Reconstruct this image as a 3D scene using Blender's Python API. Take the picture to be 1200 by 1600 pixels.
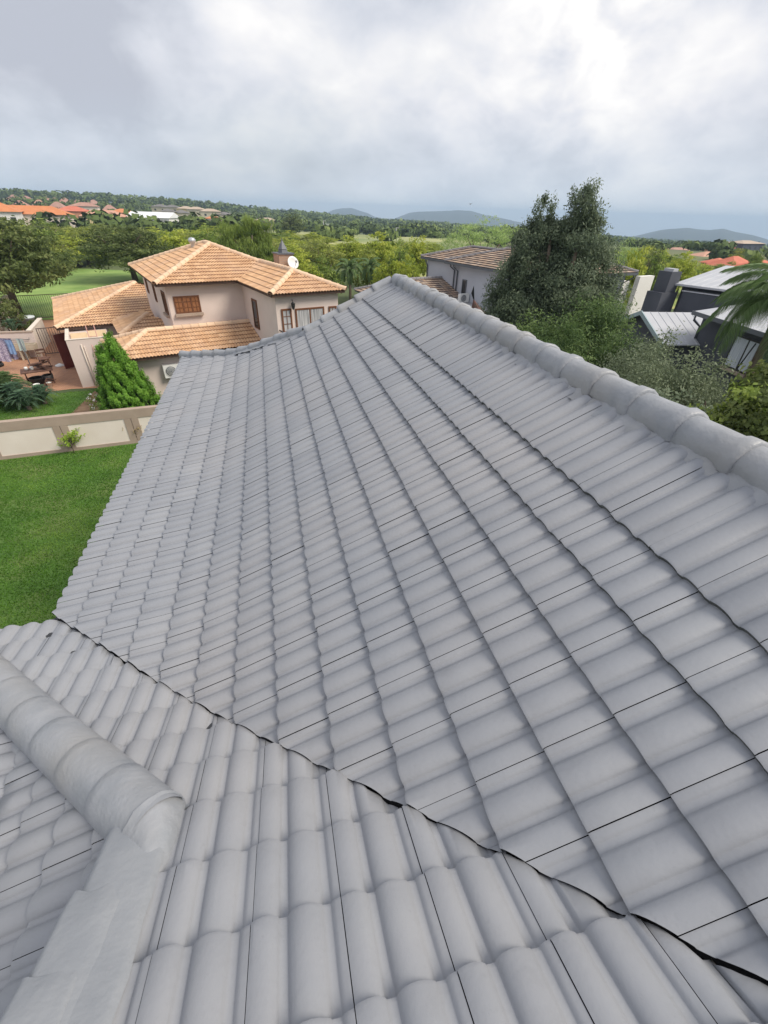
import bpy, bmesh, math, random
import numpy as np
from mathutils import Vector, Matrix, noise as mn

random.seed(7); RNG = np.random.default_rng(7)
for o in list(bpy.data.objects): bpy.data.objects.remove(o)
SC = bpy.context.scene
COL = SC.collection
R_ = math.radians
GZ = -8.6                      # garden level (the photographer's eye is z = 0)

# ------------------------------------------------------------------ camera
CR = np.array([[0.97228, -0.11245, 0.20501], [-0.23248, -0.55909, 0.79585], [0.02512, -0.82144, -0.56974]])
FPX = 678.04
cd = bpy.data.cameras.new('camera'); cam = bpy.data.objects.new('camera', cd); COL.objects.link(cam)
cd.sensor_fit = 'VERTICAL'; cd.sensor_height = 32.0; cd.lens = FPX / 1600 * 32.0
cd.clip_start = 0.05; cd.clip_end = 20000
rgt, up, bk = CR[:, 0], -CR[:, 1], -CR[:, 2]
cam.matrix_world = Matrix(((rgt[0], up[0], bk[0], 0), (rgt[1], up[1], bk[1], 0), (rgt[2], up[2], bk[2], 0), (0, 0, 0, 1)))
SC.camera = cam

# ------------------------------------------------------------------ light
SUN_AZ, SUN_EL = R_(118), R_(47)      # azimuth measured from +Y towards +X
W = bpy.data.worlds.new('World'); SC.world = W; W.use_nodes = True
nt = W.node_tree; nt.nodes.clear()
def N(t, **k):
    n = nt.nodes.new(t)
    for a, b in k.items(): setattr(n, a, b)
    return n
L = lambda a, b: nt.links.new(a, b)
wo = N('ShaderNodeOutputWorld'); bg = N('ShaderNodeBackground'); bg.inputs[1].default_value = 0.1; L(bg.outputs[0], wo.inputs[0])
sky = N('ShaderNodeTexSky', sky_type='NISHITA', sun_disc=False, sun_elevation=SUN_EL, sun_rotation=SUN_AZ, air_density=1.2, dust_density=2.0, ozone_density=1.5)
tc = N('ShaderNodeTexCoord'); sep = N('ShaderNodeSeparateXYZ'); L(tc.outputs['Generated'], sep.inputs[0])
def M(op, a, b=None, c=None):
    n = N('ShaderNodeMath', operation=op)
    for i, v in enumerate((a, b, c)):
        if v is None: continue
        if isinstance(v, (int, float)): n.inputs[i].default_value = v
        else: L(v, n.inputs[i])
    return n.outputs[0]
zz = M('ADD', M('MAXIMUM', sep.outputs[2], 0.0), 0.55)      # cloud deck seen in perspective
px_ = M('DIVIDE', sep.outputs[0], zz); py_ = M('DIVIDE', sep.outputs[1], zz)
cmb = N('ShaderNodeCombineXYZ'); L(px_, cmb.inputs[0]); L(py_, cmb.inputs[1])
def noise_(vec, scale, det, rough, dist=0.0, off=(0, 0, 0)):
    m = N('ShaderNodeMapping'); m.inputs['Location'].default_value = off; L(vec, m.inputs[0])
    n = N('ShaderNodeTexNoise'); n.inputs['Scale'].default_value = scale; n.inputs['Detail'].default_value = det
    n.inputs['Roughness'].default_value = rough; n.inputs['Distortion'].default_value = dist; L(m.outputs[0], n.inputs['Vector']); return n.outputs[0]
def ramp(fac, stops):
    r = N('ShaderNodeValToRGB'); e = r.color_ramp.elements
    while len(e) < len(stops): e.new(0.5)
    for i, (p, c) in enumerate(stops): e[i].position = p; e[i].color = (*c, 1)
    L(fac, r.inputs[0]); return r.outputs[0]
n1 = noise_(cmb.outputs[0], 3.2, 10, 0.50, 0.2, (5.1, 0.7, 0))
n2 = noise_(cmb.outputs[0], 1.1, 3, 0.5, 0.0, (8.4, 5.2, 0))
n3 = noise_(cmb.outputs[0], 8.0, 7, 0.55, 0.3, (0.4, 2.2, 0))
mixn = M('ADD', M('ADD', M('MULTIPLY', n1, 0.50), M('MULTIPLY', n2, 0.28)), M('MULTIPLY', n3, 0.22))
def blob(d, pw):
    v = Vector(d).normalized(); vm = N('ShaderNodeVectorMath', operation='DOT_PRODUCT'); L(tc.outputs['Generated'], vm.inputs[0]); vm.inputs[1].default_value = v
    return M('POWER', M('MAXIMUM', vm.outputs['Value'], 0.0), pw)
glow = M('MULTIPLY', M('MULTIPLY', blob((0.50, 0.83, 0.24), 130), 0.34), M('POWER', n3, 1.4))
glow2 = M('MULTIPLY', blob((0.66, 0.73, 0.12), 30), 0.06)
darkL = M('MULTIPLY', blob((-0.32, 0.91, 0.28), 22), 0.09)
dens = M('SUBTRACT', M('ADD', M('ADD', mixn, glow), glow2), darkL)
cc = ramp(dens, [(0.39, (0.47, 0.495, 0.565)), (0.45, (0.565, 0.59, 0.655)), (0.50, (0.65, 0.67, 0.73)), (0.545, (0.735, 0.745, 0.79)), (0.60, (0.83, 0.825, 0.84)), (0.70, (1.0, 0.98, 0.95))])
# pale band low over the horizon
hz = M('SUBTRACT', 1.0, M('MULTIPLY', M('ABSOLUTE', sep.outputs[2]), 7.0)); hz = M('MULTIPLY', M('MAXIMUM', hz, 0.0), 0.65)
mx = N('ShaderNodeMix', data_type='RGBA'); L(hz, mx.inputs[0]); L(cc, mx.inputs[6]); mx.inputs[7].default_value = (0.53, 0.61, 0.69, 1)
sc_ = N('ShaderNodeVectorMath', operation='SCALE'); L(mx.outputs[2], sc_.inputs[0]); sc_.inputs[3].default_value = 10.0
gap = ramp(n2, [(0.55, (0, 0, 0)), (0.70, (1, 1, 1))])
mg = N('ShaderNodeMix', data_type='RGBA'); L(M('MULTIPLY', gap, 0.18), mg.inputs[0]); L(sc_.outputs[0], mg.inputs[6]); L(sky.outputs[0], mg.inputs[7])
L(mg.outputs[2], bg.inputs[0])
sd = bpy.data.lights.new('sun', 'SUN'); sd.energy = 3.2; sd.angle = R_(26.0); sd.color = (1.0, 0.92, 0.79)
sun = bpy.data.objects.new('sun', sd); COL.objects.link(sun)
sdir = Vector((math.sin(SUN_AZ) * math.cos(SUN_EL), math.cos(SUN_AZ) * math.cos(SUN_EL), math.sin(SUN_EL)))
sun.rotation_euler = (-sdir).to_track_quat('-Z', 'Y').to_euler()
vs = SC.view_settings; vs.view_transform = 'Standard'; vs.look = 'None'; vs.exposure = 0.2; vs.gamma = 1.0; vs.use_curve_mapping = False

# ------------------------------------------------------------------ materials
MATS = {}
def mat(name, c1, c2=None, scale=3.0, rough=0.7, bump=0.0, bscale=60.0, metal=0.0, stretch=(1, 1, 1), lo=0.35, hi=0.65, c3=None, s3=0.4, spec=0.5):
    if name in MATS: return MATS[name]
    m = bpy.data.materials.new(name); m.use_nodes = True; t = m.node_tree; b = t.nodes['Principled BSDF']
    b.inputs['Roughness'].default_value = rough; b.inputs['Metallic'].default_value = metal
    b.inputs['Specular IOR Level'].default_value = spec
    tcn = t.nodes.new('ShaderNodeTexCoord'); mp = t.nodes.new('ShaderNodeMapping'); mp.inputs['Scale'].default_value = stretch
    t.links.new(tcn.outputs['Object'], mp.inputs[0])
    def nz(s, d=5):
        n = t.nodes.new('ShaderNodeTexNoise'); n.inputs['Scale'].default_value = s; n.inputs['Detail'].default_value = d; t.links.new(mp.outputs[0], n.inputs['Vector']); return n.outputs[0]
    b.inputs['Base Color'].default_value = (*c1, 1)
    if c2:
        r = t.nodes.new('ShaderNodeValToRGB'); r.color_ramp.elements[0].position = lo; r.color_ramp.elements[1].position = hi
        r.color_ramp.elements[0].color = (*c1, 1); r.color_ramp.elements[1].color = (*c2, 1); t.links.new(nz(scale), r.inputs[0]); out = r.outputs[0]
        if c3:
            r2 = t.nodes.new('ShaderNodeValToRGB'); r2.color_ramp.elements[0].position = 0.45; r2.color_ramp.elements[1].position = 0.7
            t.links.new(nz(s3, 4), r2.inputs[0]); x = t.nodes.new('ShaderNodeMix'); x.data_type = 'RGBA'
            t.links.new(r2.outputs[0], x.inputs[0]); t.links.new(out, x.inputs[6]); x.inputs[7].default_value = (*c3, 1); out = x.outputs[2]
        t.links.new(out, b.inputs['Base Color'])
    if bump:
        bn = t.nodes.new('ShaderNodeBump'); bn.inputs['Strength'].default_value = bump; bn.inputs['Distance'].default_value = 0.01
        t.links.new(nz(bscale, 4), bn.inputs['Height']); t.links.new(bn.outputs[0], b.inputs['Normal'])
    MATS[name] = m; return m
def attr_mat(name, stops, rough=0.75, attr='rnd', mixn=None, trans=0.0, spec=0.4, bump=0.0, stain=False):
    """colour taken from a value stored per tile or per leaf"""
    if name in MATS: return MATS[name]
    m = bpy.data.materials.new(name); m.use_nodes = True; t = m.node_tree; b = t.nodes['Principled BSDF']
    a = t.nodes.new('ShaderNodeAttribute'); a.attribute_name = attr
    r = t.nodes.new('ShaderNodeValToRGB'); e = r.color_ramp.elements
    while len(e) < len(stops): e.new(0.5)
    for i, (p, c) in enumerate(stops): e[i].position = p; e[i].color = (*c, 1)
    t.links.new(a.outputs['Fac'], r.inputs[0]); out = r.outputs[0]
    if mixn:
        c, s, k = mixn; tcn = t.nodes.new('ShaderNodeTexCoord'); n = t.nodes.new('ShaderNodeTexNoise'); n.inputs['Scale'].default_value = s; n.inputs['Detail'].default_value = 6
        t.links.new(tcn.outputs['Object'], n.inputs['Vector']); r2 = t.nodes.new('ShaderNodeValToRGB'); r2.color_ramp.elements[0].position = 0.45; r2.color_ramp.elements[1].position = 0.75; r2.color_ramp.elements[1].color = (k, k, k, 1)
        t.links.new(n.outputs[0], r2.inputs[0]); x = t.nodes.new('ShaderNodeMix'); x.data_type = 'RGBA'; t.links.new(r2.outputs[0], x.inputs[0]); t.links.new(out, x.inputs[6]); x.inputs[7].default_value = (*c, 1); out = x.outputs[2]
    if stain:                                   # thin grime and roller marks in the paint
        tcn = t.nodes.new('ShaderNodeTexCoord')
        for sc, lo_, hi_, col, k in ((7.0, 0.56, 0.80, (0.20, 0.20, 0.21), 0.28), (38.0, 0.60, 0.78, (0.19, 0.195, 0.20), 0.30), (2.3, 0.55, 0.8, (0.34, 0.35, 0.365), 0.4)):
            n = t.nodes.new('ShaderNodeTexNoise'); n.inputs['Scale'].default_value = sc; n.inputs['Detail'].default_value = 8; n.inputs['Roughness'].default_value = 0.65; t.links.new(tcn.outputs['Object'], n.inputs['Vector'])
            r3 = t.nodes.new('ShaderNodeValToRGB'); r3.color_ramp.elements[0].position = lo_; r3.color_ramp.elements[1].position = hi_; r3.color_ramp.elements[1].color = (k, k, k, 1); t.links.new(n.outputs[0], r3.inputs[0])
            x = t.nodes.new('ShaderNodeMix'); x.data_type = 'RGBA'; t.links.new(r3.outputs[0], x.inputs[0]); t.links.new(out, x.inputs[6]); x.inputs[7].default_value = (*col, 1); out = x.outputs[2]
    b.inputs['Roughness'].default_value = rough; b.inputs['Specular IOR Level'].default_value = spec
    t.links.new(out, b.inputs['Base Color'])
    if bump:
        tcn = t.nodes.new('ShaderNodeTexCoord'); n = t.nodes.new('ShaderNodeTexNoise'); n.inputs['Scale'].default_value = 45; n.inputs['Detail'].default_value = 5
        t.links.new(tcn.outputs['Object'], n.inputs['Vector']); bn = t.nodes.new('ShaderNodeBump'); bn.inputs['Strength'].default_value = bump; bn.inputs['Distance'].default_value = 0.01
        t.links.new(n.outputs[0], bn.inputs['Height']); t.links.new(bn.outputs[0], b.inputs['Normal'])
    if trans:
        tr = t.nodes.new('ShaderNodeBsdfTranslucent'); t.links.new(out, tr.inputs[0]); ms = t.nodes.new('ShaderNodeMixShader'); ms.inputs[0].default_value = trans
        o = t.nodes['Material Output']; t.links.new(b.outputs[0], ms.inputs[1]); t.links.new(tr.outputs[0], ms.inputs[2]); t.links.new(ms.outputs[0], o.inputs[0])
    MATS[name] = m; return m
def brick_mat(name, c1, c2, mort, bw, bh, mw=0.012, rough=0.85, wall=False):
    if name in MATS: return MATS[name]
    m = bpy.data.materials.new(name); m.use_nodes = True; t = m.node_tree; b = t.nodes['Principled BSDF']; b.inputs['Roughness'].default_value = rough
    tcn = t.nodes.new('ShaderNodeTexCoord'); vec = tcn.outputs['Object']
    if wall:
        s = t.nodes.new('ShaderNodeSeparateXYZ'); t.links.new(vec, s.inputs[0]); ad = t.nodes.new('ShaderNodeMath'); t.links.new(s.outputs[0], ad.inputs[0]); t.links.new(s.outputs[1], ad.inputs[1])
        cb = t.nodes.new('ShaderNodeCombineXYZ'); t.links.new(ad.outputs[0], cb.inputs[0]); t.links.new(s.outputs[2], cb.inputs[1]); vec = cb.outputs[0]
    n = t.nodes.new('ShaderNodeTexBrick'); n.inputs['Scale'].default_value = 1.0; n.inputs['Brick Width'].default_value = bw; n.inputs['Row Height'].default_value = bh
    n.inputs['Mortar Size'].default_value = mw; n.inputs['Color1'].default_value = (*c1, 1); n.inputs['Color2'].default_value = (*c2, 1); n.inputs['Mortar'].default_value = (*mort, 1)
    t.links.new(vec, n.inputs['Vector']); t.links.new(n.outputs[0], b.inputs['Base Color']); MATS[name] = m; return m

GREY = attr_mat('grey_roof_paint', [(0, (0.256, 0.268, 0.296)), (0.12, (0.270, 0.282, 0.310)), (0.9, (0.281, 0.293, 0.321)), (1, (0.300, 0.311, 0.336))], 0.47, mixn=((0.335, 0.33, 0.34), 0.55, 0.75), spec=0.4, bump=0.12, stain=True)
GREYCAP = mat('grey_cap_paint', (0.255, 0.27, 0.295), (0.325, 0.335, 0.358), 6.0, 0.45, 0.4, 35, c3=(0.31, 0.31, 0.315), s3=2.0, spec=0.4)
MEMB = mat('painted_membrane', (0.25, 0.265, 0.29), (0.29, 0.303, 0.325), 5.0, 0.7, 0.25, 40, spec=0.4)
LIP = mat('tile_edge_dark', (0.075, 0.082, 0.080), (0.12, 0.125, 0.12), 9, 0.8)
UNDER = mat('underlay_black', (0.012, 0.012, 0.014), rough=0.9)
FLASH = mat('valley_metal', (0.03, 0.032, 0.036), (0.06, 0.062, 0.068), 5, 0.5, metal=0.3)
PINK = mat('rose_beige_plaster', (0.67, 0.565, 0.515), (0.71, 0.60, 0.55), 1.2, 0.9, 0.15, 50)
CREAMW = mat('cream_plaster', (0.66, 0.58, 0.50), (0.71, 0.635, 0.55), 1.5, 0.9)
TAUPE = mat('taupe_plaster', (0.36, 0.28, 0.225), (0.41, 0.32, 0.26), 2.0, 0.9)
GREYW = mat('grey_blue_plaster', (0.40, 0.42, 0.47), (0.44, 0.46, 0.51), 0.8, 0.9)
WHITEW = mat('white_plaster', (0.78, 0.76, 0.72), (0.82, 0.80, 0.77), 1.0, 0.85)
CHAR = mat('charcoal_plaster', (0.060, 0.065, 0.082), (0.078, 0.084, 0.102), 1.0, 0.85)
WOODB = mat('brown_timber', (0.115, 0.04, 0.016), (0.19, 0.075, 0.03), 8, 0.6, stretch=(1, 1, 6))
WOODD = mat('dark_timber', (0.045, 0.026, 0.02), (0.085, 0.045, 0.03), 8, 0.6)
BLIND = mat('orange_brown_blind', (0.25, 0.10, 0.04), (0.31, 0.13, 0.05), 6, 0.7)
GLASS = mat('window_glass', (0.03, 0.035, 0.04), rough=0.08, spec=0.8)
CURT = mat('pale_curtain', (0.55, 0.55, 0.56), (0.24, 0.245, 0.26), 9, 0.9, stretch=(3, 3, 0.1))
BLACKM = mat('black_metal', (0.02, 0.02, 0.022), rough=0.5)
GREYM = mat('grey_gutter_metal', (0.10, 0.11, 0.13), rough=0.5)
WHITEM = mat('white_enamel', (0.74, 0.74, 0.72), rough=0.45)
TIMB = mat('pale_plywood', (0.62, 0.43, 0.24), (0.70, 0.53, 0.33), 4, 0.8, stretch=(1, 5, 1))
RIDGET = attr_mat('terracotta_ridge', [(0, (0.64, 0.45, 0.31)), (1, (0.76, 0.55, 0.38))], 0.85)
TERRA = attr_mat('terracotta_tile', [(0, (0.52, 0.305, 0.17)), (0.5, (0.60, 0.365, 0.205)), (1, (0.68, 0.435, 0.255))], 0.85, mixn=((0.52, 0.36, 0.27), 0.8, 0.6))
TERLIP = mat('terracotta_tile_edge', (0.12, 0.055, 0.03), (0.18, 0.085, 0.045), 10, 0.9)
MIXT = attr_mat('brown_mixed_tile', [(0, (0.20, 0.17, 0.155)), (0.35, (0.31, 0.225, 0.175)), (0.7, (0.41, 0.29, 0.21)), (1, (0.45, 0.36, 0.29))], 0.85)
MIXRIDGE = mat('grey_brown_ridge', (0.19, 0.18, 0.19), (0.26, 0.245, 0.25), 5, 0.85)
METALR = mat('pale_metal_sheet', (0.40, 0.415, 0.45), (0.46, 0.47, 0.50), 0.8, 0.5)
TEAL = mat('pale_teal_trim', (0.33, 0.42, 0.45), rough=0.5)
BARK = mat('bark', (0.10, 0.075, 0.055), (0.17, 0.135, 0.10), 8, 0.95, stretch=(1, 1, 0.2))
PAVE = brick_mat('clay_paving', (0.47, 0.25, 0.145), (0.39, 0.20, 0.12), (0.20, 0.12, 0.08), 0.22, 0.11, 0.011)

# ------------------------------------------------------------------ helpers
class MB:
    """collects simple shapes and links them as ONE mesh object"""
    def __init__(s, M=None): s.v = []; s.f = []; s.m = []; s.sm = []; s.M = M
    def add(s, vs, fs, mi=0, smooth=False):
        if s.M is not None: vs = [s.M @ Vector(v) for v in vs]
        o = len(s.v); s.v += [tuple(v) for v in vs]; s.f += [tuple(i + o for i in f) for f in fs]; s.m += [mi] * len(fs); s.sm += [smooth] * len(fs)
    def box(s, c, d, rz=0.0, mi=0, rx=0.0, ry=0.0):
        h = [x / 2 for x in d]; Rm = Matrix.Rotation(rz, 3, 'Z') @ Matrix.Rotation(ry, 3, 'Y') @ Matrix.Rotation(rx, 3, 'X')
        vs = [Vector(c) + Rm @ Vector((x * h[0], y * h[1], z * h[2])) for x in (-1, 1) for y in (-1, 1) for z in (-1, 1)]
        s.add(vs, [(0, 1, 3, 2), (4, 6, 7, 5), (0, 4, 5, 1), (2, 3, 7, 6), (0, 2, 6, 4), (1, 5, 7, 3)], mi)
    def bx(s, x0, x1, y0, y1, z0, z1, mi=0): s.box(((x0 + x1) / 2, (y0 + y1) / 2, (z0 + z1) / 2), (x1 - x0, y1 - y0, z1 - z0), mi=mi)
    def tube(s, pts, r, n=6, mi=0, cap=True):
        pts = [Vector(p) for p in pts]; rs = r if isinstance(r, (list, tuple)) else [r] * len(pts); vs = []; fs = []
        for i, p in enumerate(pts):
            d = (pts[min(i + 1, len(pts) - 1)] - pts[max(i - 1, 0)]).normalized()
            a = d.orthogonal().normalized() if i == 0 else (pa - d * pa.dot(d)).normalized()
            pa = a; b = d.cross(a)
            for k in range(n): t = 2 * math.pi * k / n; vs.append(p + (a * math.cos(t) + b * math.sin(t)) * rs[i])
        for i in range(len(pts) - 1):
            for k in range(n): fs.append((i * n + k, i * n + (k + 1) % n, (i + 1) * n + (k + 1) % n, (i + 1) * n + k))
        if cap: fs.append(tuple(range(n - 1, -1, -1))); fs.append(tuple((len(pts) - 1) * n + k for k in range(n)))
        s.add(vs, fs, mi, True)
    def lathe(s, c, prof, n=16, mi=0, smooth=True):
        vs = []; fs = []
        for r, z in prof:
            for k in range(n): t = 2 * math.pi * k / n; vs.append((c[0] + r * math.cos(t), c[1] + r * math.sin(t), c[2] + z))
        for i in range(len(prof) - 1):
            for k in range(n): fs.append((i * n + k, i * n + (k + 1) % n, (i + 1) * n + (k + 1) % n, (i + 1) * n + k))
        s.add(vs, fs, mi, smooth)
    def prism(s, poly, axis, a, b, mi=0):
        """poly of 2-D points extruded along axis ('x','y','z') from a to b"""
        def P(u, v, w): return {'x': (w, u, v), 'y': (u, w, v), 'z': (u, v, w)}[axis]
        n = len(poly); vs = [P(u, v, a) for u, v in poly] + [P(u, v, b) for u, v in poly]
        fs = [tuple(range(n)), tuple(range(2 * n - 1, n - 1, -1))] + [(i, i + n, (i + 1) % n + n, (i + 1) % n) for i in range(n)]
        s.add(vs, fs, mi)
    def build(s, name, mats, parent=None, **kw):
        me = bpy.data.meshes.new(name); me.from_pydata(s.v, [], s.f)
        for m in (mats if isinstance(mats, (list, tuple)) else [mats]): me.materials.append(m)
        me.polygons.foreach_set('material_index', s.m); me.polygons.foreach_set('use_smooth', s.sm); me.update()
        bm = bmesh.new(); bm.from_mesh(me); bmesh.ops.recalc_face_normals(bm, faces=bm.faces); bm.to_mesh(me); bm.free()
        return link(me, name, parent)
def link(me, name, parent=None):
    o = bpy.data.objects.new(name, me); COL.objects.link(o)
    if parent: o.parent = parent
    return o
def tag(o, label=None, cat=None, group=None, kind=None):
    if label: o['label'] = label
    if cat: o['category'] = cat
    if group: o['group'] = group
    if kind: o['kind'] = kind
    return o
def empty(name, loc, rz=0.0, label=None, cat=None, group=None):
    o = bpy.data.objects.new(name, None); COL.objects.link(o); o.location = loc; o.rotation_euler = (0, 0, rz); o.empty_display_size = 0.3
    return tag(o, label, cat, group)
def copy_tree(o, parent=None):
    c = o.copy(); COL.objects.link(c); c.parent = parent
    for ch in [x for x in o.children]: copy_tree(ch, c)
    return c
def npmesh(name, V, F, mats, mi=None, smooth=False, rnd=None):
    me = bpy.data.meshes.new(name); V = np.asarray(V, np.float32); F = np.asarray(F, np.int32); k = F.shape[1]
    me.vertices.add(len(V)); me.vertices.foreach_set('co', V.ravel()); me.loops.add(F.size); me.loops.foreach_set('vertex_index', F.ravel())
    me.polygons.add(len(F)); me.polygons.foreach_set('loop_start', np.arange(0, F.size, k, dtype=np.int32)); me.polygons.foreach_set('loop_total', np.full(len(F), k, np.int32))
    for m in (mats if isinstance(mats, (list, tuple)) else [mats]): me.materials.append(m)
    if mi is not None: me.polygons.foreach_set('material_index', np.asarray(mi, np.int32))
    me.polygons.foreach_set('use_smooth', np.full(len(F), smooth))
    if rnd is not None: a = me.attributes.new('rnd', 'FLOAT', 'FACE'); a.data.foreach_set('value', np.asarray(rnd, np.float32))
    me.update(calc_edges=True); return me
def ray(px, py): return CR @ np.array([px - 600.0, py - 800.0, FPX])
def gp(px, py, z):
    """where the line of sight to a spot of the photograph meets the level z"""
    d = ray(px, py); return d * (z / d[2])
def rp(px, py, r):
    """... or reaches the horizontal distance r"""
    d = ray(px, py); return d * (r / math.hypot(d[0], d[1]))

# ------------------------------------------------------------------ terrain
AZN = [-60, -22, -14, -5, 0, 8, 14, 20, 30, 40, 50, 75]
RN = [0, 60, 220, 350, 700, 1500, 3000, 6500]
TT = np.array([  # rows: radius nodes, columns: azimuth nodes
    [GZ] * 12,
    [GZ] * 12,
    [-9] * 12,
    [-8, -7.5, -8, -10, -12, -13, -14, -14.5, -16, -17, -17, -17],
    [0, 1.0, 0.5, -3.5, -7.5, -13, -17, -19, -24, -28, -29, -29],
    [5, 3, 1, -9, -13, -20, -26, -30, -41, -50, -52, -50],
    [-5, -5, -8, -20, -24, -38, -47, -55, -70, -86, -88, -85],
    [-30, -30, -34, -50, -60, -85, -104, -120, -150, -186, -192, -180]], float)
def terr(x, y):
    r = math.hypot(x, y); az = math.degrees(math.atan2(x, y)); az = max(-60, min(75, az))
    if y < 0 and r < 60: return GZ
    i = max(0, min(len(RN) - 2, int(np.searchsorted(RN, r) - 1))); t = min(1, max(0, (r - RN[i]) / (RN[i + 1] - RN[i])))
    a = np.interp(az, AZN, TT[i]); b = np.interp(az, AZN, TT[i + 1]); return float(a + (b - a) * t)
rr = np.concatenate([[0.01], np.geomspace(6, 6500, 70)]); aa = np.radians(np.arange(0, 360, 3.0))
V = []; F = []
for r in rr:
    for a in aa:
        x, y = r * math.sin(a), r * math.cos(a); V.append((x, y, terr(x, y)))
na = len(aa)
for i in range(len(rr) - 1):
    for k in range(na): F.append((i * na + k, i * na + (k + 1) % na, (i + 1) * na + (k + 1) % na, (i + 1) * na + k))
GROUND = mat('bush_ground', (0.055, 0.085, 0.028), (0.115, 0.14, 0.05), 0.03, 0.95, c3=(0.20, 0.19, 0.095), s3=0.006, stretch=(1, 1, 1))
g_ = link(npmesh('ground', V, F, GROUND, smooth=True), 'ground'); tag(g_, kind='structure')
def sheet(name, poly, dz, m, n=1, kind='structure'):
    """flat or draped polygon lying on the ground; poly lists corner points"""
    mb = MB()
    if n == 1: mb.add([(x, y, GZ + dz) for x, y in poly], [tuple(range(len(poly)))])
    else:
        (x0, y0), (x1, y1), (x2, y2), (x3, y3) = poly; vs = []
        for j in range(n + 1):
            for i in range(n + 1):
                s, t = i / n, j / n; x = (x0 * (1 - s) + x1 * s) * (1 - t) + (x3 * (1 - s) + x2 * s) * t; y = (y0 * (1 - s) + y1 * s) * (1 - t) + (y3 * (1 - s) + y2 * s) * t
                vs.append((x, y, terr(x, y) + dz))
        mb.add(vs, [(j * (n + 1) + i, j * (n + 1) + i + 1, (j + 1) * (n + 1) + i + 1, (j + 1) * (n + 1) + i) for j in range(n) for i in range(n)])
    return tag(mb.build(name, m), kind=kind)
LAWN = mat('lawn_green', (0.05, 0.115, 0.015), (0.08, 0.17, 0.026), 1.3, 0.95, 0.6, 40, c3=(0.13, 0.17, 0.05), s3=0.7)
PARKG = mat('park_green', (0.15, 0.25, 0.05), (0.24, 0.34, 0.085), 0.35, 0.95, 0.4, 20)
FIELDM = mat('dry_field', (0.17, 0.22, 0.075), (0.42, 0.41, 0.18), 0.035, 0.95, c3=(0.13, 0.17, 0.05), s3=0.02)
sheet('lawn', [(-15, -8), (0, -8), (0, 20.2), (-15, 18.3)], 0.004, LAWN)
sheet('park_lawn', [(-48, 44), (-13.5, 47), (-4, 78), (-42, 92)], 0.05, PARKG, 8)
sheet('neighbour_lawn', [(-15.5, 18.6), (-7.0, 19.6), (-7.6, 27.1), (-15.5, 26.0)], 0.006, LAWN)
sheet('clay_paving', [(-24, 26.3), (-15.5, 26.0), (-11.2, 27.15), (-7.6, 27.1), (-7, 40), (-12, 50), (-24, 50)], 0.010, PAVE)
sheet('field', [tuple(gp(450, 359, -9.6)[:2] * 0 + rp(425, 359, 150)[:2]), tuple(rp(760, 378, 150)[:2]), tuple(rp(770, 378, 330)[:2]), tuple(rp(425, 359, 330)[:2])], 0.10, FIELDM, 14)
sheet('road', [tuple(p) for p in ((26, 40), (60, 34), (62, 40), (27, 47))], 0.012, mat('road_grey', (0.20, 0.19, 0.18), (0.25, 0.24, 0.22), 2, 0.9))
sheet('dry_verge', [(24, 48), (70, 44), (80, 90), (24, 84)], 0.02, mat('verge_green', (0.17, 0.25, 0.05), (0.34, 0.33, 0.12), 0.25, 0.95), 6)

# ------------------------------------------------------------------ roof tiles
HD = [(0.0, 0.0215), (0.010, 0.0260), (0.024, 0.0295), (0.040, 0.0310), (0.056, 0.0298), (0.070, 0.0250), (0.082, 0.0165), (0.0868, 0.0125), (0.0885, 0.0070), (0.103, 0.0048), (0.1165, 0.0040),
      (0.1185, 0.0045), (0.1215, 0.0110), (0.131, 0.0195), (0.144, 0.0265), (0.162, 0.0308), (0.182, 0.0310), (0.202, 0.0265), (0.220, 0.0180), (0.2330, 0.0118), (0.2350, 0.0068), (0.250, 0.0045), (0.2625, 0.0040),
      (0.2645, 0.0050), (0.269, 0.0110), (0.281, 0.0160), (0.2976, 0.0190)]
MID = [(0.0, 0.016), (0.03, 0.028), (0.07, 0.020), (0.095, 0.003), (0.12, 0.003), (0.145, 0.022), (0.18, 0.028), (0.22, 0.018), (0.25, 0.003), (0.272, 0.003), (0.296, 0.016), (0.30, 0.0)]
MIDH = [(u, h * 1.7) for u, h in MID]
FLATP = [(0.0, -0.006), (0.003, 0.006), (0.15, 0.009), (0.297, 0.006), (0.30, -0.006)]
def arcs(prof):
    a = [0.0]
    for i in range(1, len(prof)): a.append(a[-1] + math.hypot(prof[i][0] - prof[i - 1][0], prof[i][1] - prof[i - 1][1]))
    return np.array(a)
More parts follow.
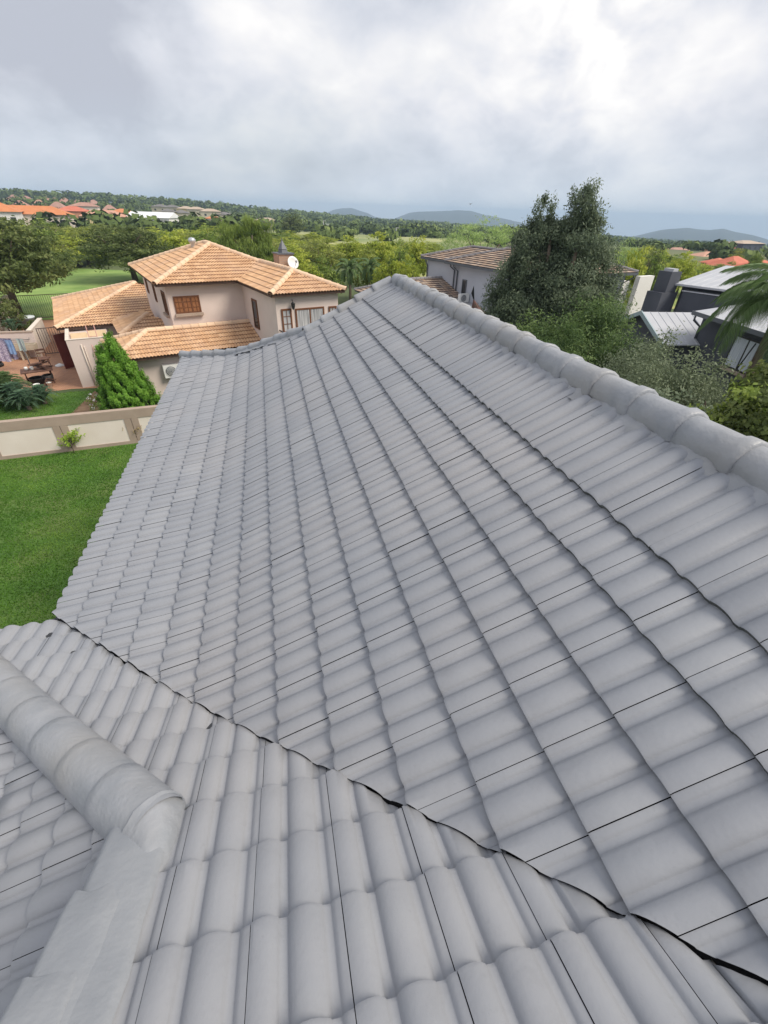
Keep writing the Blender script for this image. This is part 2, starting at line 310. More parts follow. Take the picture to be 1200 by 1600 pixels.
def tile_roof(name, O, U, V, prof, lips, end, u0, u1, seam, pp, mats, parent=None, tw=0.30, thick=0.031, clips=(), kill=None, skirt=0.05, jit=1.0, rows=4, smooth=True, uclip=None, under=True):
    """O origin; U horizontal along the eave (to the right when looking down the slope); V horizontal up-slope direction.
    prof: (horizontal distance up-slope, height) polyline; lips: arc positions of the course noses"""
    O, U, V = (np.array(q, float) for q in (O, U, V)); Zv = np.array([0, 0, 1.0])
    P = np.array(prof, float); A = arcs(prof)
    def surf(a):
        a = np.asarray(a, float); ac = np.clip(a, A[0], A[-1]); s = np.interp(ac, A, P[:, 0]); z = np.interp(ac, A, P[:, 1])
        i = np.clip(np.searchsorted(A, ac, 'right') - 1, 0, len(A) - 2); ds = (P[i + 1, 0] - P[i, 0]) / (A[i + 1] - A[i]); dz = (P[i + 1, 1] - P[i, 1]) / (A[i + 1] - A[i])
        s = s + (a - ac) * ds; z = z + (a - ac) * dz; return s, z, ds, dz
    U_ = np.array([q[0] for q in pp]) * (tw / 0.30); H_ = np.array([q[1] for q in pp]); npf = len(pp)
    lips = list(lips) + [end]
    k0 = math.floor((u0 - seam) / tw); k1 = math.ceil((u1 - seam) / tw)
    Vs = []; Fs = []; Ms = []; Rn = []; off = 0
    for i in range(len(lips) - 1):
        a0, a1 = lips[i], lips[i + 1]; g = a1 - a0
        rowa = [a0, a0 + 0.014, a0 + g * 0.5, a1 + 0.012] if rows == 4 else [a0, a1 + 0.012]
        for k in range(k0, k1):
            j = RNG.normal(0, 1, 6) * jit; uu = seam + k * tw + j[0] * 0.0003; da = j[1] * 0.0016; dh = abs(j[2]) * 0.0007; tilt = j[3] * 0.0009
            verts = []
            for ri, a in enumerate(rowa):
                t = (a - a0) / g; hh = thick * (1 - t) + H_ + dh + tilt * (U_ / tw - 0.5) * 2
                if ri == 0 and rows == 4: hh = hh - 0.005
                s, z, ds, dz = surf(a + da)
                base = O + V * s + Zv * z; nrm = -V * dz + Zv * ds
                verts.append(base[None] + U[None] * (uu + U_)[:, None] + nrm[None] * hh[:, None])
            nr = len(rowa); lo = []
            s, z, ds, dz = surf(a0 + da + 0.003); base = O + V * s + Zv * z; nrm = -V * dz + Zv * ds
            hb = np.maximum(H_, 0.0) + dh - 0.004
            bot = base[None] + U[None] * (uu + U_)[:, None] + nrm[None] * hb[:, None]
            Vs += verts + [verts[0], bot]
            for r in range(nr - 1):
                b0 = off + r * npf
                for q in range(npf - 1): Fs.append((b0 + q, b0 + q + 1, b0 + npf + q + 1, b0 + npf + q)); Ms.append(0)
            b0 = off + nr * npf
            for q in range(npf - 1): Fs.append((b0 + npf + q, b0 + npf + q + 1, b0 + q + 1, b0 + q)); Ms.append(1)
            rv = RNG.random(); Rn += [rv] * ((nr - 1) * (npf - 1) + npf - 1)
            off += (nr + 2) * npf
    # roofing felt below
    if under:
        ua, ub = seam + k0 * tw, seam + k1 * tw; aa_ = [A[0] + 0.03] + [x for x in A[1:-1]] + [end]
        for a in aa_:
            s, z, ds, dz = surf(a); base = O + V * s + Zv * (z - 0.012); Vs.append(np.array([base + U * ua, base + U * ub]))
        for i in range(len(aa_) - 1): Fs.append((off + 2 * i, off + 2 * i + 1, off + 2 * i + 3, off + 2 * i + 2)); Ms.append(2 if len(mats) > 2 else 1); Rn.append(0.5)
    me = npmesh(name, np.concatenate(Vs), Fs, mats, Ms, smooth, Rn)
    if clips or kill:
        bm = bmesh.new(); bm.from_mesh(me)
        for co, no in clips:
            r = bmesh.ops.bisect_plane(bm, geom=bm.verts[:] + bm.edges[:] + bm.faces[:], dist=1e-5, plane_co=co, plane_no=no, clear_outer=True)
            if skirt:
                ed = [e for e in r['geom_cut'] if isinstance(e, bmesh.types.BMEdge) and len(e.link_faces) == 1 and e.link_faces[0].material_index == 0]
                if ed:
                    ex = bmesh.ops.extrude_edge_only(bm, edges=ed)
                    for v in [q for q in ex['geom'] if isinstance(q, bmesh.types.BMVert)]: v.co.z -= skirt
                    for f in [q for q in ex['geom'] if isinstance(q, bmesh.types.BMFace)]: f.material_index = 1; f.smooth = False
        if kill:
            for co, no in kill: bmesh.ops.bisect_plane(bm, geom=bm.verts[:] + bm.edges[:] + bm.faces[:], dist=1e-5, plane_co=co, plane_no=no)
            dl = [f for f in bm.faces if all((f.calc_center_median() - Vector(co)).dot(Vector(no)) > 0 for co, no in kill)]
            bmesh.ops.delete(bm, geom=dl, context='FACES')
        bm.to_mesh(me); bm.free()
    return link(me, name, parent)

def cap(p0, p1, r0, r1, mats, parent, name='ridge_tile', n=10, ang=105, collar=0.0, lump=0.0, side=None, rn=None, th=0.014, flat=1.0):
    """one half-round ridge tile from p0 (lower, covering end) to p1"""
    p0, p1 = Vector(p0), Vector(p1); d = (p1 - p0).normalized(); s = Vector((0, 0, 1)).cross(d).normalized(); u = d.cross(s).normalized()
    if u.z < 0: u = -u
    Lh = (p1 - p0).length; st = [(0, 1.0 - 0.04), (0.02, 1.0 + collar), (0.16, 1.0 + collar), (0.24, 1.0), (0.6, 1.0), (1.0, 1.0)]
    V = []; F = []; rnd = RNG.random() if rn is None else rn
    for t, k in st:
        for i in range(n + 1):
            a = R_(-ang + 2 * ang * i / n); rad = (r0 + (r1 - r0) * t) * k; rad *= 1 + lump * (mn.noise(Vector(((p0.x + i) * 1.7, t * 4 + p0.y * 3, i * .45))))
            V.append(p0 + d * (Lh * t) + s * math.sin(a) * rad + u * math.cos(a) * rad * flat)
    m = n + 1
    for r in range(len(st) - 1):
        for i in range(n): F.append((r * m + i, (r + 1) * m + i, (r + 1) * m + i + 1, r * m + i + 1))
    o = len(V)                                    # thick front rim
    for i in range(n + 1):
        a = R_(-ang + 2 * ang * i / n); rad = r0 - th; V.append(p0 + s * math.sin(a) * rad + u * math.cos(a) * rad * flat)
    for i in range(n): F.append((i, i + 1, o + i + 1, o + i))
    V = [tuple(v) for v in V]
    me = npmesh(name, V, F, mats, smooth=True, rnd=[rnd] * len(F)); return link(me, name, parent)

def bedding(name, pts, half, h, parent, m, seed=0, n=9, step=0.06, amp=0.02, fall=0.5):
    """lumpy mortar ribbon along a polyline of 3-D points, arched across"""
    pts = [Vector(p) for p in pts]; V = []; F = []; rows = []
    for i in range(len(pts) - 1):
        L_ = (pts[i + 1] - pts[i]).length; k = max(1, int(L_ / step))
        for j in range(k + (i == len(pts) - 2)): rows.append((pts[i].lerp(pts[i + 1], j / k), (pts[i + 1] - pts[i]).normalized()))
    for p, d in rows:
        s = Vector((0, 0, 1)).cross(d).normalized()
        for q in range(n + 1):
            t = -1 + 2 * q / n; w = half * (1 + 0.22 * mn.noise(p * 5 + Vector((seed, t, 0)))); z = h * (1 - abs(t) ** 1.8) - fall * abs(t) * half
            c = p + s * t * w + Vector((0, 0, z)); c.z += amp * mn.noise(c * 11 + Vector((0, seed, 0))); V.append(tuple(c))
    m_ = n + 1
    for r in range(len(rows) - 1):
        for q in range(n): F.append((r * m_ + q, r * m_ + q + 1, (r + 1) * m_ + q + 1, (r + 1) * m_ + q))
    return link(npmesh(name, V, F, m, smooth=True), name, parent)

# ================================================================== the grey-roofed house the photo is taken from
home = empty('grey_tiled_house', (0, 0, GZ), 0, 'nearest house, whose freshly painted grey double-roll tiled roof fills the lower photo', 'house')
def zed(v): return (v[0], v[1], v[2] - GZ)
hz_ = -GZ
OFFH = 0.040                                   # the fitted plane runs through the tile crests
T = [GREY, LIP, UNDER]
# slope facing west (down to the left), with a flatter skirt near the eave
XE, XK, ZK = -2.20, -1.015, -2.829; SK = 1.115
KN = [(-2.20, -3.062), (-1.04, -2.770), (-0.75, -2.666), (-0.466, -2.532), (2.60, -2.532 + 3.066 * 0.541)]
profA = [(a + 2.20, b - OFFH) for a, b in KN]
AA = arcs(profA); lipA = [AA[1] * i / 4 for i in range(4)] + [AA[1], AA[2]] + [AA[3] + 0.3124 * i for i in range(9)]
A_ = tile_roof('west_roof_slope', (XE, 0, hz_), (0, 1, 0), (1, 0, 0), profA, lipA, AA[3] + 0.3124 * 9 + 0.25, -2.2, 12.4, 1.319 - 0.0, HD, T, home,
    clips=[((0, SK - 0.026, 0), (-1, -1, 0)), ((2.42, 0, 0), (1, 0, 0))], skirt=0, kill=[((0, 8.78, 0), (0, 1, 0)), ((0, 9.65, 0), (1, 1, 0))])
A_['label'] = 'long grey tiled slope falling left to the lawn'
# slope facing north (away from the camera) below the photographer
YE = 3.22; YK = 2.018; ZKB = -1.704 - 0.5386 * YK
YE = SK + 2.20 - 0.10; KY = [SK - 0.02 - a for a, b in KN]; KY[0] = YE; zk3 = -1.704 - 0.5386 * KY[3]
KZ = [zk3 - 0.53, zk3 - 0.238, zk3 - 0.134, zk3]
profB = [(YE - y_, z_ - OFFH) for y_, z_ in zip(KY, KZ)] + [(6.2, zk3 + (6.2 - YE + KY[3]) * 0.5386 - OFFH)]
AB = arcs(profB); lipB = [AB[1] * i / 4 for i in range(4)] + [AB[1], AB[2]] + [AB[3] + 0.3124 * i for i in range(11)]
B_ = tile_roof('north_roof_slope', (0, YE, hz_), (1, 0, 0), (0, -1, 0), profB, lipB, AB[3] + 0.3124 * 11, -5.2, 3.2, 0.0142, HD, T, home,
    skirt=0.025, clips=[((0, SK - 0.022, 0), (1, 1, 0))], kill=[((0, 0.20, 0), (-1, -1, 0)), ((-0.80, 0, 0), (-1, 0, 0))])
B_['label'] = 'grey tiled slope falling away from the camera to the valley'
bmb = bmesh.new(); bmb.from_mesh(B_.data)
dl = [f for f in bmb.faces if f.calc_center_median().x < -0.80 and f.calc_center_median().y < 1.0]; bmesh.ops.delete(bmb, geom=dl, context='FACES')
for v in bmb.verts:                              # roughly cut tile edges along the valley
    dv = SK - 0.022 - (v.co.x + v.co.y)
    if abs(dv) < 0.0015: k_ = 0.020 * mn.noise(Vector((v.co.x * 5, 1.3, 0))) + 0.010 * mn.noise(Vector((v.co.x * 23, 4.1, 0))); v.co.x += k_ ; v.co.y += k_
bmb.to_mesh(B_.data); bmb.free()
# small lower slope facing west at the bottom left
profC = [(0, 0), (1.19, 0.28), (4.0, 0.28 + 2.81 * 0.5386)]
XC = -1.78 - 1.19; zc = (-1.833 + 0.5386 * (-1.78)) - 0.28 - OFFH
profC = [(a, b + zc) for a, b in profC]; AC_ = arcs(profC)
lipC = [AC_[1] * i / 4 for i in range(4)] + [AC_[1] + 0.285 * i for i in range(5)]
C_ = tile_roof('west_roof_slope', (XC, 0, hz_), (0, 1, 0), (1, 0, 0), profC, lipC, AC_[1] + 0.285 * 4 + 0.12, -2.5, 6.3, 0.727, HD, T, home,
    clips=[((0, 0.27, 0), (1, 1, 0)), ((-0.86, 0, 0), (1, 0, 0)), ((0, -2.3, 0), (0, -1, 0))])
C_['label'] = 'small grey tiled slope at the bottom left, below the flashing strip'
# slopes on the far side of the ridge (seen only as a sliver)
profE = [(0, -3.4), (4.4, -3.4 + 4.4 * 0.5386)]
tile_roof('east_roof_slope', (2.35 + 4.4, 0, hz_), (0, -1, 0), (-1, 0, 0), profE, [0.31 * i for i in range(16)], 4.98, -8.75, 2.2, 0.1, MID, T, home, rows=2, clips=[((0, 8.75, 0), (0, 1, 0))])
# ridge, far verge and hip tiles
def zA(x): return (-1.0 + 0.541 * (x - 2.35) + 0.0) if x > XK else ZK + (x - XK) * 0.235
zr = -1.055 + hz_
y = 8.72
while y > -2.2:
    cap((2.36, y - 0.42, zr + 0.004 * math.sin(y * 3)), (2.36, y + 0.02, zr), 0.128, 0.118, GREYCAP, home, collar=0.10, lump=0.10); y -= 0.40
bedding('mortar_bedding', [(2.36, 8.8, zr + 0.0), (2.36, -2.2, zr + 0.0)], 0.205, 0.06, home, GREYCAP, 3, amp=0.04, n=14, step=0.035)
vp = [(2.30, 8.78), (0.62, 8.80)]; hp = [(0.62, 8.95), (XE - 0.02, 11.9)]
def zAc(x): return float(np.interp(x, [a for a, b in KN], [b for a, b in KN])) + hz_
def run_caps(pts, r, m, parent, rise=0.03, **k):
    """ridge tiles laid up a sloping edge; each nose rests on the tile below it"""
    for (x0, y0), (x1, y1), kk in pts:
        for i in range(kk):
            a, b = i / kk, (i + 1.08) / kk; xa, ya = x0 + (x1 - x0) * a, y0 + (y1 - y0) * a; xb, yb = x0 + (x1 - x0) * b, y0 + (y1 - y0) * b
            cap((xa, ya, zAc(xa) + rise), (xb, yb, zAc(min(xb, 2.3)) + rise - 0.03), r, r * 0.9, m, parent, **k)
run_caps([((XE - 0.02, 11.88), (XK, 10.70), 4), ((XK, 10.70), (0.62, 9.03), 6), ((0.62, 8.80), (2.25, 8.78), 5)], 0.105, GREYCAP, home, rise=0.015, collar=0.03, n=6, lump=0.05)
bedding('mortar_bedding', [(XE, 11.86, zAc(XE) - 0.02), (XK, 10.70, zAc(XK) - 0.02), (0.62, 9.03, zAc(0.62) - 0.02), (0.66, 8.80, zAc(0.66) - 0.02), (2.3, 8.78, zAc(2.3) - 0.02)], 0.15, 0.05, home, GREYCAP, 9, fall=0.3)
# end slopes behind the far verge
hw = MB()
hw.add([(XE, 11.9, zAc(XE)), (XK, 10.72, zAc(XK)), (0.62, 9.08, zAc(0.62)), (0.62, 11.9, zAc(XE))], [(0, 1, 2, 3)])
hw.add([(0.62, 8.83, zAc(0.62) - 0.1), (2.35, 8.83, zr - 0.05), (6.7, 8.83, hz_ - 3.45), (0.62, 8.83, hz_ - 3.45)], [(0, 1, 2, 3)])
hw.build('gable_end', PINK if False else GREYW, home)
# hip tiles at the bottom left and their plastered end
def zB(y): return float(np.interp(-y, [-KY[0] - 1, -KY[0], -KY[1], -KY[2], -KY[3], 6], [KZ[0] - .25, KZ[0], KZ[1], KZ[2], KZ[3], -1.704 + 0.5386 * 6])) + hz_
hx = [(-0.735, 0.965)]
pitch_ = 0.27
xh = -0.72
pts = []
for i in range(8): x = xh - pitch_ * i; pts.append((x, 0.235 - x))
for i in range(7):
    (xa, ya), (xb, yb) = pts[i + 1], pts[i]
    cap((xa - 0.01, ya + 0.01, zB(ya) - 0.035), (xb, yb, zB(yb) - 0.04), 0.144, 0.1415, GREYCAP, home, 'hip_tile', n=18, ang=84, collar=0.0, flat=0.98, lump=0.006, th=0.006)
bedding('mortar_bedding', [(p[0], p[1], zB(p[1]) - 0.055) for p in pts], 0.20, 0.03, home, GREYCAP, 5, amp=0.025, fall=0.35)
# plaster hood closing the upper end of the last hip tile
pe = Vector((pts[0][0], pts[0][1], zB(pts[0][1]) - 0.04)); pd = (pe - Vector((pts[1][0], pts[1][1], zB(pts[1][1]) - 0.04))).normalized(); ps = Vector((0, 0, 1)).cross(pd).normalized(); pu = pd.cross(ps).normalized()
if pu.z < 0: pu = -pu
V = []; F = []
for j in range(15):
    t = j / 14; ax = -0.05 + 0.36 * t; rd = 0.1475 * (1 - 0.97 * t) ** 0.75
    for i in range(25):
        a = R_(-100 + 200 * i / 24); v = pe + pd * (ax + (0.012 * mn.noise(Vector((i * .5, 2.2, 0))) if j == 0 else 0)) + ps * math.sin(a) * rd * (1 + .15 * t) + pu * (math.cos(a) * rd - 0.02 * t) + Vector((-0.16, -0.05, 0.05)) * t ** 1.3
        v += Vector((1, 1, 1)) * (0.008 * mn.noise(v * 9) + 0.004 * mn.noise(v * 31)) * min(1, t * 4); V.append(tuple(v))
for j in range(14):
    for i in range(24): F.append((j * 25 + i, j * 25 + i + 1, (j + 1) * 25 + i + 1, (j + 1) * 25 + i))
link(npmesh('plaster_cap', V, F, GREYCAP, smooth=True), 'plaster_cap', home)
# painted membrane strips over the edge beside the hip
def membrane(y0, y1, xl, xr, lift, seed, tear=0.02):
    V = []; F = []; nu, nv = 26, 40
    for j in range(nv + 1):
        y = y0 + (y1 - y0) * j / nv
        for i in range(nu + 1):
            t = i / nu; x = xl + (xr - xl) * t; e = 0.0
            if i >= nu - 1: e = tear * 0.6 * mn.noise(Vector((seed, y * 5, 0))) + tear * .25 * mn.noise(Vector((seed, y * 31, 0)))
            yy = y + (tear * 1.2 * mn.noise(Vector((x * 12, seed, 0))) if j == 0 else 0)
            w = max(0.0, (0.25 - t) / 0.25); z = zB(y) + lift - 0.30 * w ** 1.8
            z += 0.022 * math.sin(math.pi * min(1, t * 1.05)) ** .7 + 0.010 * mn.noise(Vector((x * 4, y * 3, seed))) + 0.002 * mn.noise(Vector((x * 30, y * 30, seed))) + (-0.016 if i == nu else 0) + (-0.012 if j == 0 else 0)
            V.append((x + e - 0.03 * w, yy, z))
    m_ = nu + 1
    for j in range(nv):
        for i in range(nu): F.append((j * m_ + i, j * m_ + i + 1, (j + 1) * m_ + i + 1, (j + 1) * m_ + i))
    return link(npmesh('flashing_strip', V, F, MEMB, smooth=True), 'flashing_strip', home)
membrane(1.05, -2.0, -0.975, -0.65, 0.022, 1.3); membrane(0.74, -2.0, -0.985, -0.745, 0.036, 4.7); membrane(0.50, -2.0, -0.995, -0.775, 0.047, 8.1)
# step below the strip, valley gutter, walls and fascia
m_ = MB(); m_.add([(-0.86, 1.0, zB(1.0) - 0.05), (-0.86, -2.3, zB(-2.3) - 0.05), (-0.86, -2.3, hz_ - 2.8), (-0.86, 1.0, hz_ - 2.8)], [(0, 1, 2, 3)]); m_.build('step_wall', GREY, home)
m_ = MB(); va = []
for x in (1.6, 0.5, XK + 0.02, XE - 0.02):
    yv = SK - 0.02 - x; z = zAc(x) - 0.075 if x > XK else zAc(x) - 0.07
    va.append((x, yv, z))
for i in range(len(va) - 1):
    a, b = Vector(va[i]), Vector(va[i + 1]); o_ = Vector((0.12, 0.12, 0.05))
    m_.add([a - o_ * Vector((1, 1, -1)), b - o_ * Vector((1, 1, -1)), b, a], [(0, 1, 2, 3)]); m_.add([a, b, b + o_, a + o_], [(0, 1, 2, 3)])
m_.build('valley_gutter', FLASH, home)
m_ = MB()
m_.bx(-1.7, 6.2, -7, 8.6, 0.0, hz_ - 3.55); m_.bx(-6.4, -1.7, -7, 2.7, 0.0, hz_ - 3.62); m_.bx(-1.7, 0.6, 8.6, 11.4, 0.0, hz_ - 3.55)
m_.build('wall', GREYW, home)
m_ = MB(); m_.box((XE + 0.05, 7.5, hz_ - 3.27), (0.03, 8.7, 0.20)); m_.box((-3.7, YE - 0.05, hz_ - 3.27), (3.0, 0.03, 0.20)); m_.build('fascia', WHITEM, home)
# short cross ridge on the far side of the main ridge, bottom right of the skyline
hp_ = [(2.9, 2.55), (3.5, 2.6), (4.1, 2.62), (4.7, 2.66)]
for i in range(4):
    x0 = 3.1 + 0.42 * i; cap((x0 + 0.44, 2.60, hz_ - 1.36 - 0.20 * (i + 1)), (x0, 2.60, hz_ - 1.36 - 0.20 * i), 0.12, 0.11, GREYCAP, home, collar=0.06, lump=0.06)
tile_roof('hip_roof_slope', (4.9, 2.6, hz_), (-0.7071, -0.7071, 0), (-0.7071, 0.7071, 0), [(0, -2.2), (2.2, -1.2)], [0.31 * i for i in range(8)], 2.4, -1.5, 2.6, 0.0, MID, T, home, rows=2,
    clips=[((0, 2.60, 0), (0, 1, 0)), ((2.9, 0, 0), (-1, 0, 0))])


# ================================================================== neighbouring houses
def hip_roof(parent, x0, x1, y0, y1, ze, pitch, mats, pp, capm, sides='FLRB', tw=0.30, g=0.33, hips='ABCDR', thick=0.03, cr=0.13, names='roof_slope', rows=2, jit=1.0):
    run = min(x1 - x0, y1 - y0) / 2; t = math.tan(R_(pitch)); prof = [(0, ze), (run, ze + run * t)]; Lh = math.hypot(run, run * t)
    lips = []; a = 0.0
    while a < Lh - 0.12: lips.append(a); a += g
    k = dict(tw=tw, thick=thick, skirt=0, rows=rows, jit=jit, smooth=True)
    if 'F' in sides: tile_roof(names, (0, y0, 0), (-1, 0, 0), (0, 1, 0), prof, lips, Lh, -x1, -x0, 0.07, pp, mats, parent, clips=[((x0, y0, 0), (-1, 1, 0)), ((x1, y0, 0), (1, 1, 0))], **k)
    if 'L' in sides: tile_roof(names, (x0, 0, 0), (0, 1, 0), (1, 0, 0), prof, lips, Lh, y0, y1, 0.11, pp, mats, parent, clips=[((x0, y0, 0), (1, -1, 0)), ((x0, y1, 0), (1, 1, 0))], **k)
    if 'R' in sides: tile_roof(names, (x1, 0, 0), (0, -1, 0), (-1, 0, 0), prof, lips, Lh, -y1, -y0, 0.02, pp, mats, parent, clips=[((x1, y0, 0), (-1, -1, 0)), ((x1, y1, 0), (-1, 1, 0))], **k)
    if 'B' in sides: tile_roof(names, (0, y1, 0), (1, 0, 0), (0, -1, 0), prof, lips, Lh, x0, x1, 0.05, pp, mats, parent, clips=[((x0, y1, 0), (-1, -1, 0)), ((x1, y1, 0), (1, -1, 0))], **k)
    zr = ze + run * t
    if x1 - x0 > y1 - y0: ra, rb = (x0 + run, y0 + run), (x1 - run, y0 + run); ends = {'A': ra, 'D': ra, 'B': rb, 'C': rb}
    else: ra, rb = (x0 + run, y0 + run), (x0 + run, y1 - run); ends = {'A': ra, 'B': ra, 'C': rb, 'D': rb}
    cs = {'A': (x0, y0), 'B': (x1, y0), 'C': (x1, y1), 'D': (x0, y1)}
    def line(p, q, nm):
        p, q = Vector(p), Vector(q); n = max(1, int((q - p).length / 0.38)); mb = None
        V = []; F = []; Rn = []
        for i in range(n):
            c = cap(p.lerp(q, i / n), p.lerp(q, (i + 1.1) / n), cr, cr * 0.88, capm, None, 'tmp', n=6, ang=100, collar=0.05)
            me = c.data; o = len(V); V += [tuple(v.co) for v in me.vertices]; F += [tuple(x + o for x in f.vertices) for f in me.polygons]; Rn += [RNG.random()] * len(me.polygons)
            bpy.data.objects.remove(c); bpy.data.meshes.remove(me)
        link(npmesh(nm, V, F, capm, smooth=True, rnd=Rn), nm, parent)
    for h in 'ABCD':
        if h in hips: line((*cs[h], ze + 0.05), (*ends[h], zr + 0.03), 'hip_tiles')
    if 'R' in hips and (Vector(ra) - Vector(rb)).length > 0.5: line((*ra, zr + 0.03), (*rb, zr + 0.03), 'ridge_tiles')
    # boxed eaves with rafter ends
    mb = MB(); i = 0.42
    mb.bx(x0 + 0.04, x1 - 0.04, y0 + 0.04, y0 + 0.08, ze - 0.10, ze + 0.0); mb.bx(x0 + 0.04, x1 - 0.04, y1 - 0.08, y1 - 0.04, ze - 0.10, ze)
    mb.bx(x0 + 0.04, x0 + 0.08, y0 + 0.083, y1 - 0.083, ze - 0.10, ze); mb.bx(x1 - 0.08, x1 - 0.04, y0 + 0.083, y1 - 0.083, ze - 0.10, ze)
    mb.build('eaves_board', WOODD if capm is RIDGET else GREYM, parent)
    return zr
def Mw(x, y, z, ang): return Matrix.Translation((x, y, z)) @ Matrix.Rotation(R_(ang), 4, 'Z')
def window(parent, x, y, z, ang, w, h, fm, n=2, bars=0, fill=GLASS, sill=None, name='window', fw=0.07, curtain=None, hb=1):
    """window set on a wall; local x runs along the wall, local -y points out"""
    X = Mw(x, y, z, ang); m = MB(X)
    m.bx(-w / 2, w / 2, -0.05, 0.02, h - fw, h); m.bx(-w / 2, w / 2, -0.05, 0.02, 0, fw); m.bx(-w / 2, -w / 2 + fw, -0.05, 0.02, fw, h - fw); m.bx(w / 2 - fw, w / 2, -0.05, 0.02, fw, h - fw)
    for i in range(1, n): c = -w / 2 + w * i / n; m.bx(c - fw / 2, c + fw / 2, -0.045, 0.02, fw, h - fw)
    for i in range(n):
        a, b = -w / 2 + w * i / n, -w / 2 + w * (i + 1) / n
        for j in range(1, bars): c = a + (b - a) * j / bars; m.bx(c - 0.012, c + 0.012, -0.04, 0.0, fw, h - fw)
        if bars:
            for j in range(1, hb + 1): c = h * j / (hb + 1); m.bx(a + fw / 2, b - fw / 2, -0.042, 0.0, c - 0.012, c + 0.012)
    f = m.build(name, fm, parent)
    p = MB(X); p.bx(-w / 2 + fw * 0.6, w / 2 - fw * 0.6, -0.024, -0.014, fw * 0.6, h - fw * 0.6); p.build('pane', fill, f)
    if curtain:
        c = MB(X); n_ = 40; vs = []
        for i in range(n_ + 1):
            u = -w / 2 + fw + (w - 2 * fw) * i / n_
            yy = -0.032 - 0.004 * math.sin(i * 1.9); vs += [(u, yy, fw), (u, yy, h - fw)]
        c.add(vs, [(2 * i, 2 * i + 2, 2 * i + 3, 2 * i + 1) for i in range(n_)]); c.build('curtain', curtain, f)
    if sill: s = MB(X); s.bx(-w / 2 - 0.06, w / 2 + 0.06, -0.16, 0.01, -0.13, -0.003); s.build('sill', sill, f)
    return f
def aircon(name, x, y, z, ang, label, parent_loc=None):
    """outdoor air conditioner unit on wall brackets"""
    e = empty(name, (x, y, z), R_(ang), label, 'air conditioner')
    m = MB(); m.bx(-0.42, 0.42, -0.30, 0, 0, 0.60); m.build('casing', WHITEM, e)
    m = MB(Matrix.Translation((-0.10, -0.305, 0.31)) @ Matrix.Rotation(R_(90), 4, 'X')); m.lathe((0, 0, 0), [(0.0, -0.002), (0.25, -0.002), (0.25, 0.006), (0.0, 0.006)], 20); m.build('fan_opening', GREYM, e)
    m = MB(Matrix.Translation((-0.10, -0.318, 0.31)) @ Matrix.Rotation(R_(90), 4, 'X'))
    for r in (0.06, 0.12, 0.18, 0.24): m.lathe((0, 0, 0), [(r - 0.008, 0), (r, 0.008), (r + 0.008, 0)], 20)
    m.build('fan_guard', WHITEM, e)
    for x in (-0.3, 0.3): m = MB(); m.bx(x - 0.02, x + 0.02, -0.28, 0.12, -0.05, -0.003); m.build('bracket', GREYM, e)
    return e

# ---- rose-beige house with terracotta roofs
PH = empty('terracotta_roofed_house', (-5.17, 24.99, GZ), R_(19), 'rose-beige two-storey house with terracotta tiled hip roofs beside the walled yard', 'house')
TM = [TERRA, TERLIP, TERLIP]
m = MB(); m.bx(0.5, 7.1, 0.5, 8.3, 0, 5.35); m.build('wall', PINK, PH)
m = MB(); m.bx(4.3, 7.5, -4.35, 0.497, 0, 5.35); m.build('wall', PINK, PH)
m = MB(); m.bx(-4.4, 0.497, 7.3, 17.1, 0, 2.5); m.bx(-1.5, 0.497, 3.6, 7.297, 0, 2.55); m.bx(-2.4, 4.297, -1.45, 0.497, 0, 2.6); m.build('wall', PINK, PH)
hip_roof(PH, 0, 7.6, 0, 8.8, 5.43, 20.3, TM, MIDH, RIDGET, thick=0.034)
hip_roof(PH, 3.98, 7.78, -4.7, 4, 5.40, 20.3, TM, MIDH, RIDGET, sides='FLR', hips='ABR', thick=0.034)
hip_roof(PH, -4.85, 5.6, 6.85, 17.6, 2.6, 16, TM, MIDH, RIDGET, sides='FLB', hips='ADR', thick=0.034)
hip_roof(PH, -1.93, 1.7, 3.2, 8.0, 2.66, 20, TM, MIDH, RIDGET, sides='FL', hips='A', thick=0.034)
hip_roof(PH, -2.86, 4.5 + 2.0, -1.95, 2.1, 2.68, 20.3, TM, MIDH, RIDGET, sides='FLB', hips='ADR', thick=0.034)
# windows, door, lamp, balcony rail
w_ = window(PH, 1.38, 0.5, 4.03, 0, 1.25, 0.80, WOODB, 3, 2, BLIND, TAUPE, hb=2)
window(PH, 4.3, -1.3, 3.35, -90, 0.75, 1.40, WOODB, 1, 0, GLASS)
window(PH, 0.5, 1.5, 3.9, -90, 0.9, 1.05, WOODB, 2, 0, GLASS, TAUPE); window(PH, 0.5, 4.4, 4.05, -90, 0.5, 0.95, WOODB, 1, 0, GLASS); window(PH, 0.5, 7.0, 4.15, -90, 0.5, 0.9, WOODB, 1, 0, GLASS)
window(PH, 4.78, -4.35, 3.1, 0, 0.50, 1.65, WOODB, 1, 2, CURT, hb=4); window(PH, 5.97, -4.35, 3.0, 0, 1.5, 1.72, WOODB, 2, 0, GLASS, name='balcony_door', curtain=CURT); window(PH, 7.18, -4.35, 3.75, 0, 0.42, 0.95, WOODB, 1, 2, CURT, hb=2)
m = MB(Mw(5.08, -4.35, 4.92, 0)); m.tube([(0, 0, 0.18), (0, -0.16, 0.2), (0, -0.18, 0.14)], 0.014); m.lathe((0, -0.18, -0.16), [(0.02, -0.05), (0.06, 0.0), (0.10, 0.16), (0.085, 0.19), (0.11, 0.20), (0.03, 0.29), (0, 0.30)], 8); m.build('wall_lamp', BLACKM, PH)
m = MB(); m.bx(4.3, 7.4, -5.4, -4.353, 2.75, 2.95, 0); m.build('balcony_slab', PINK, PH)
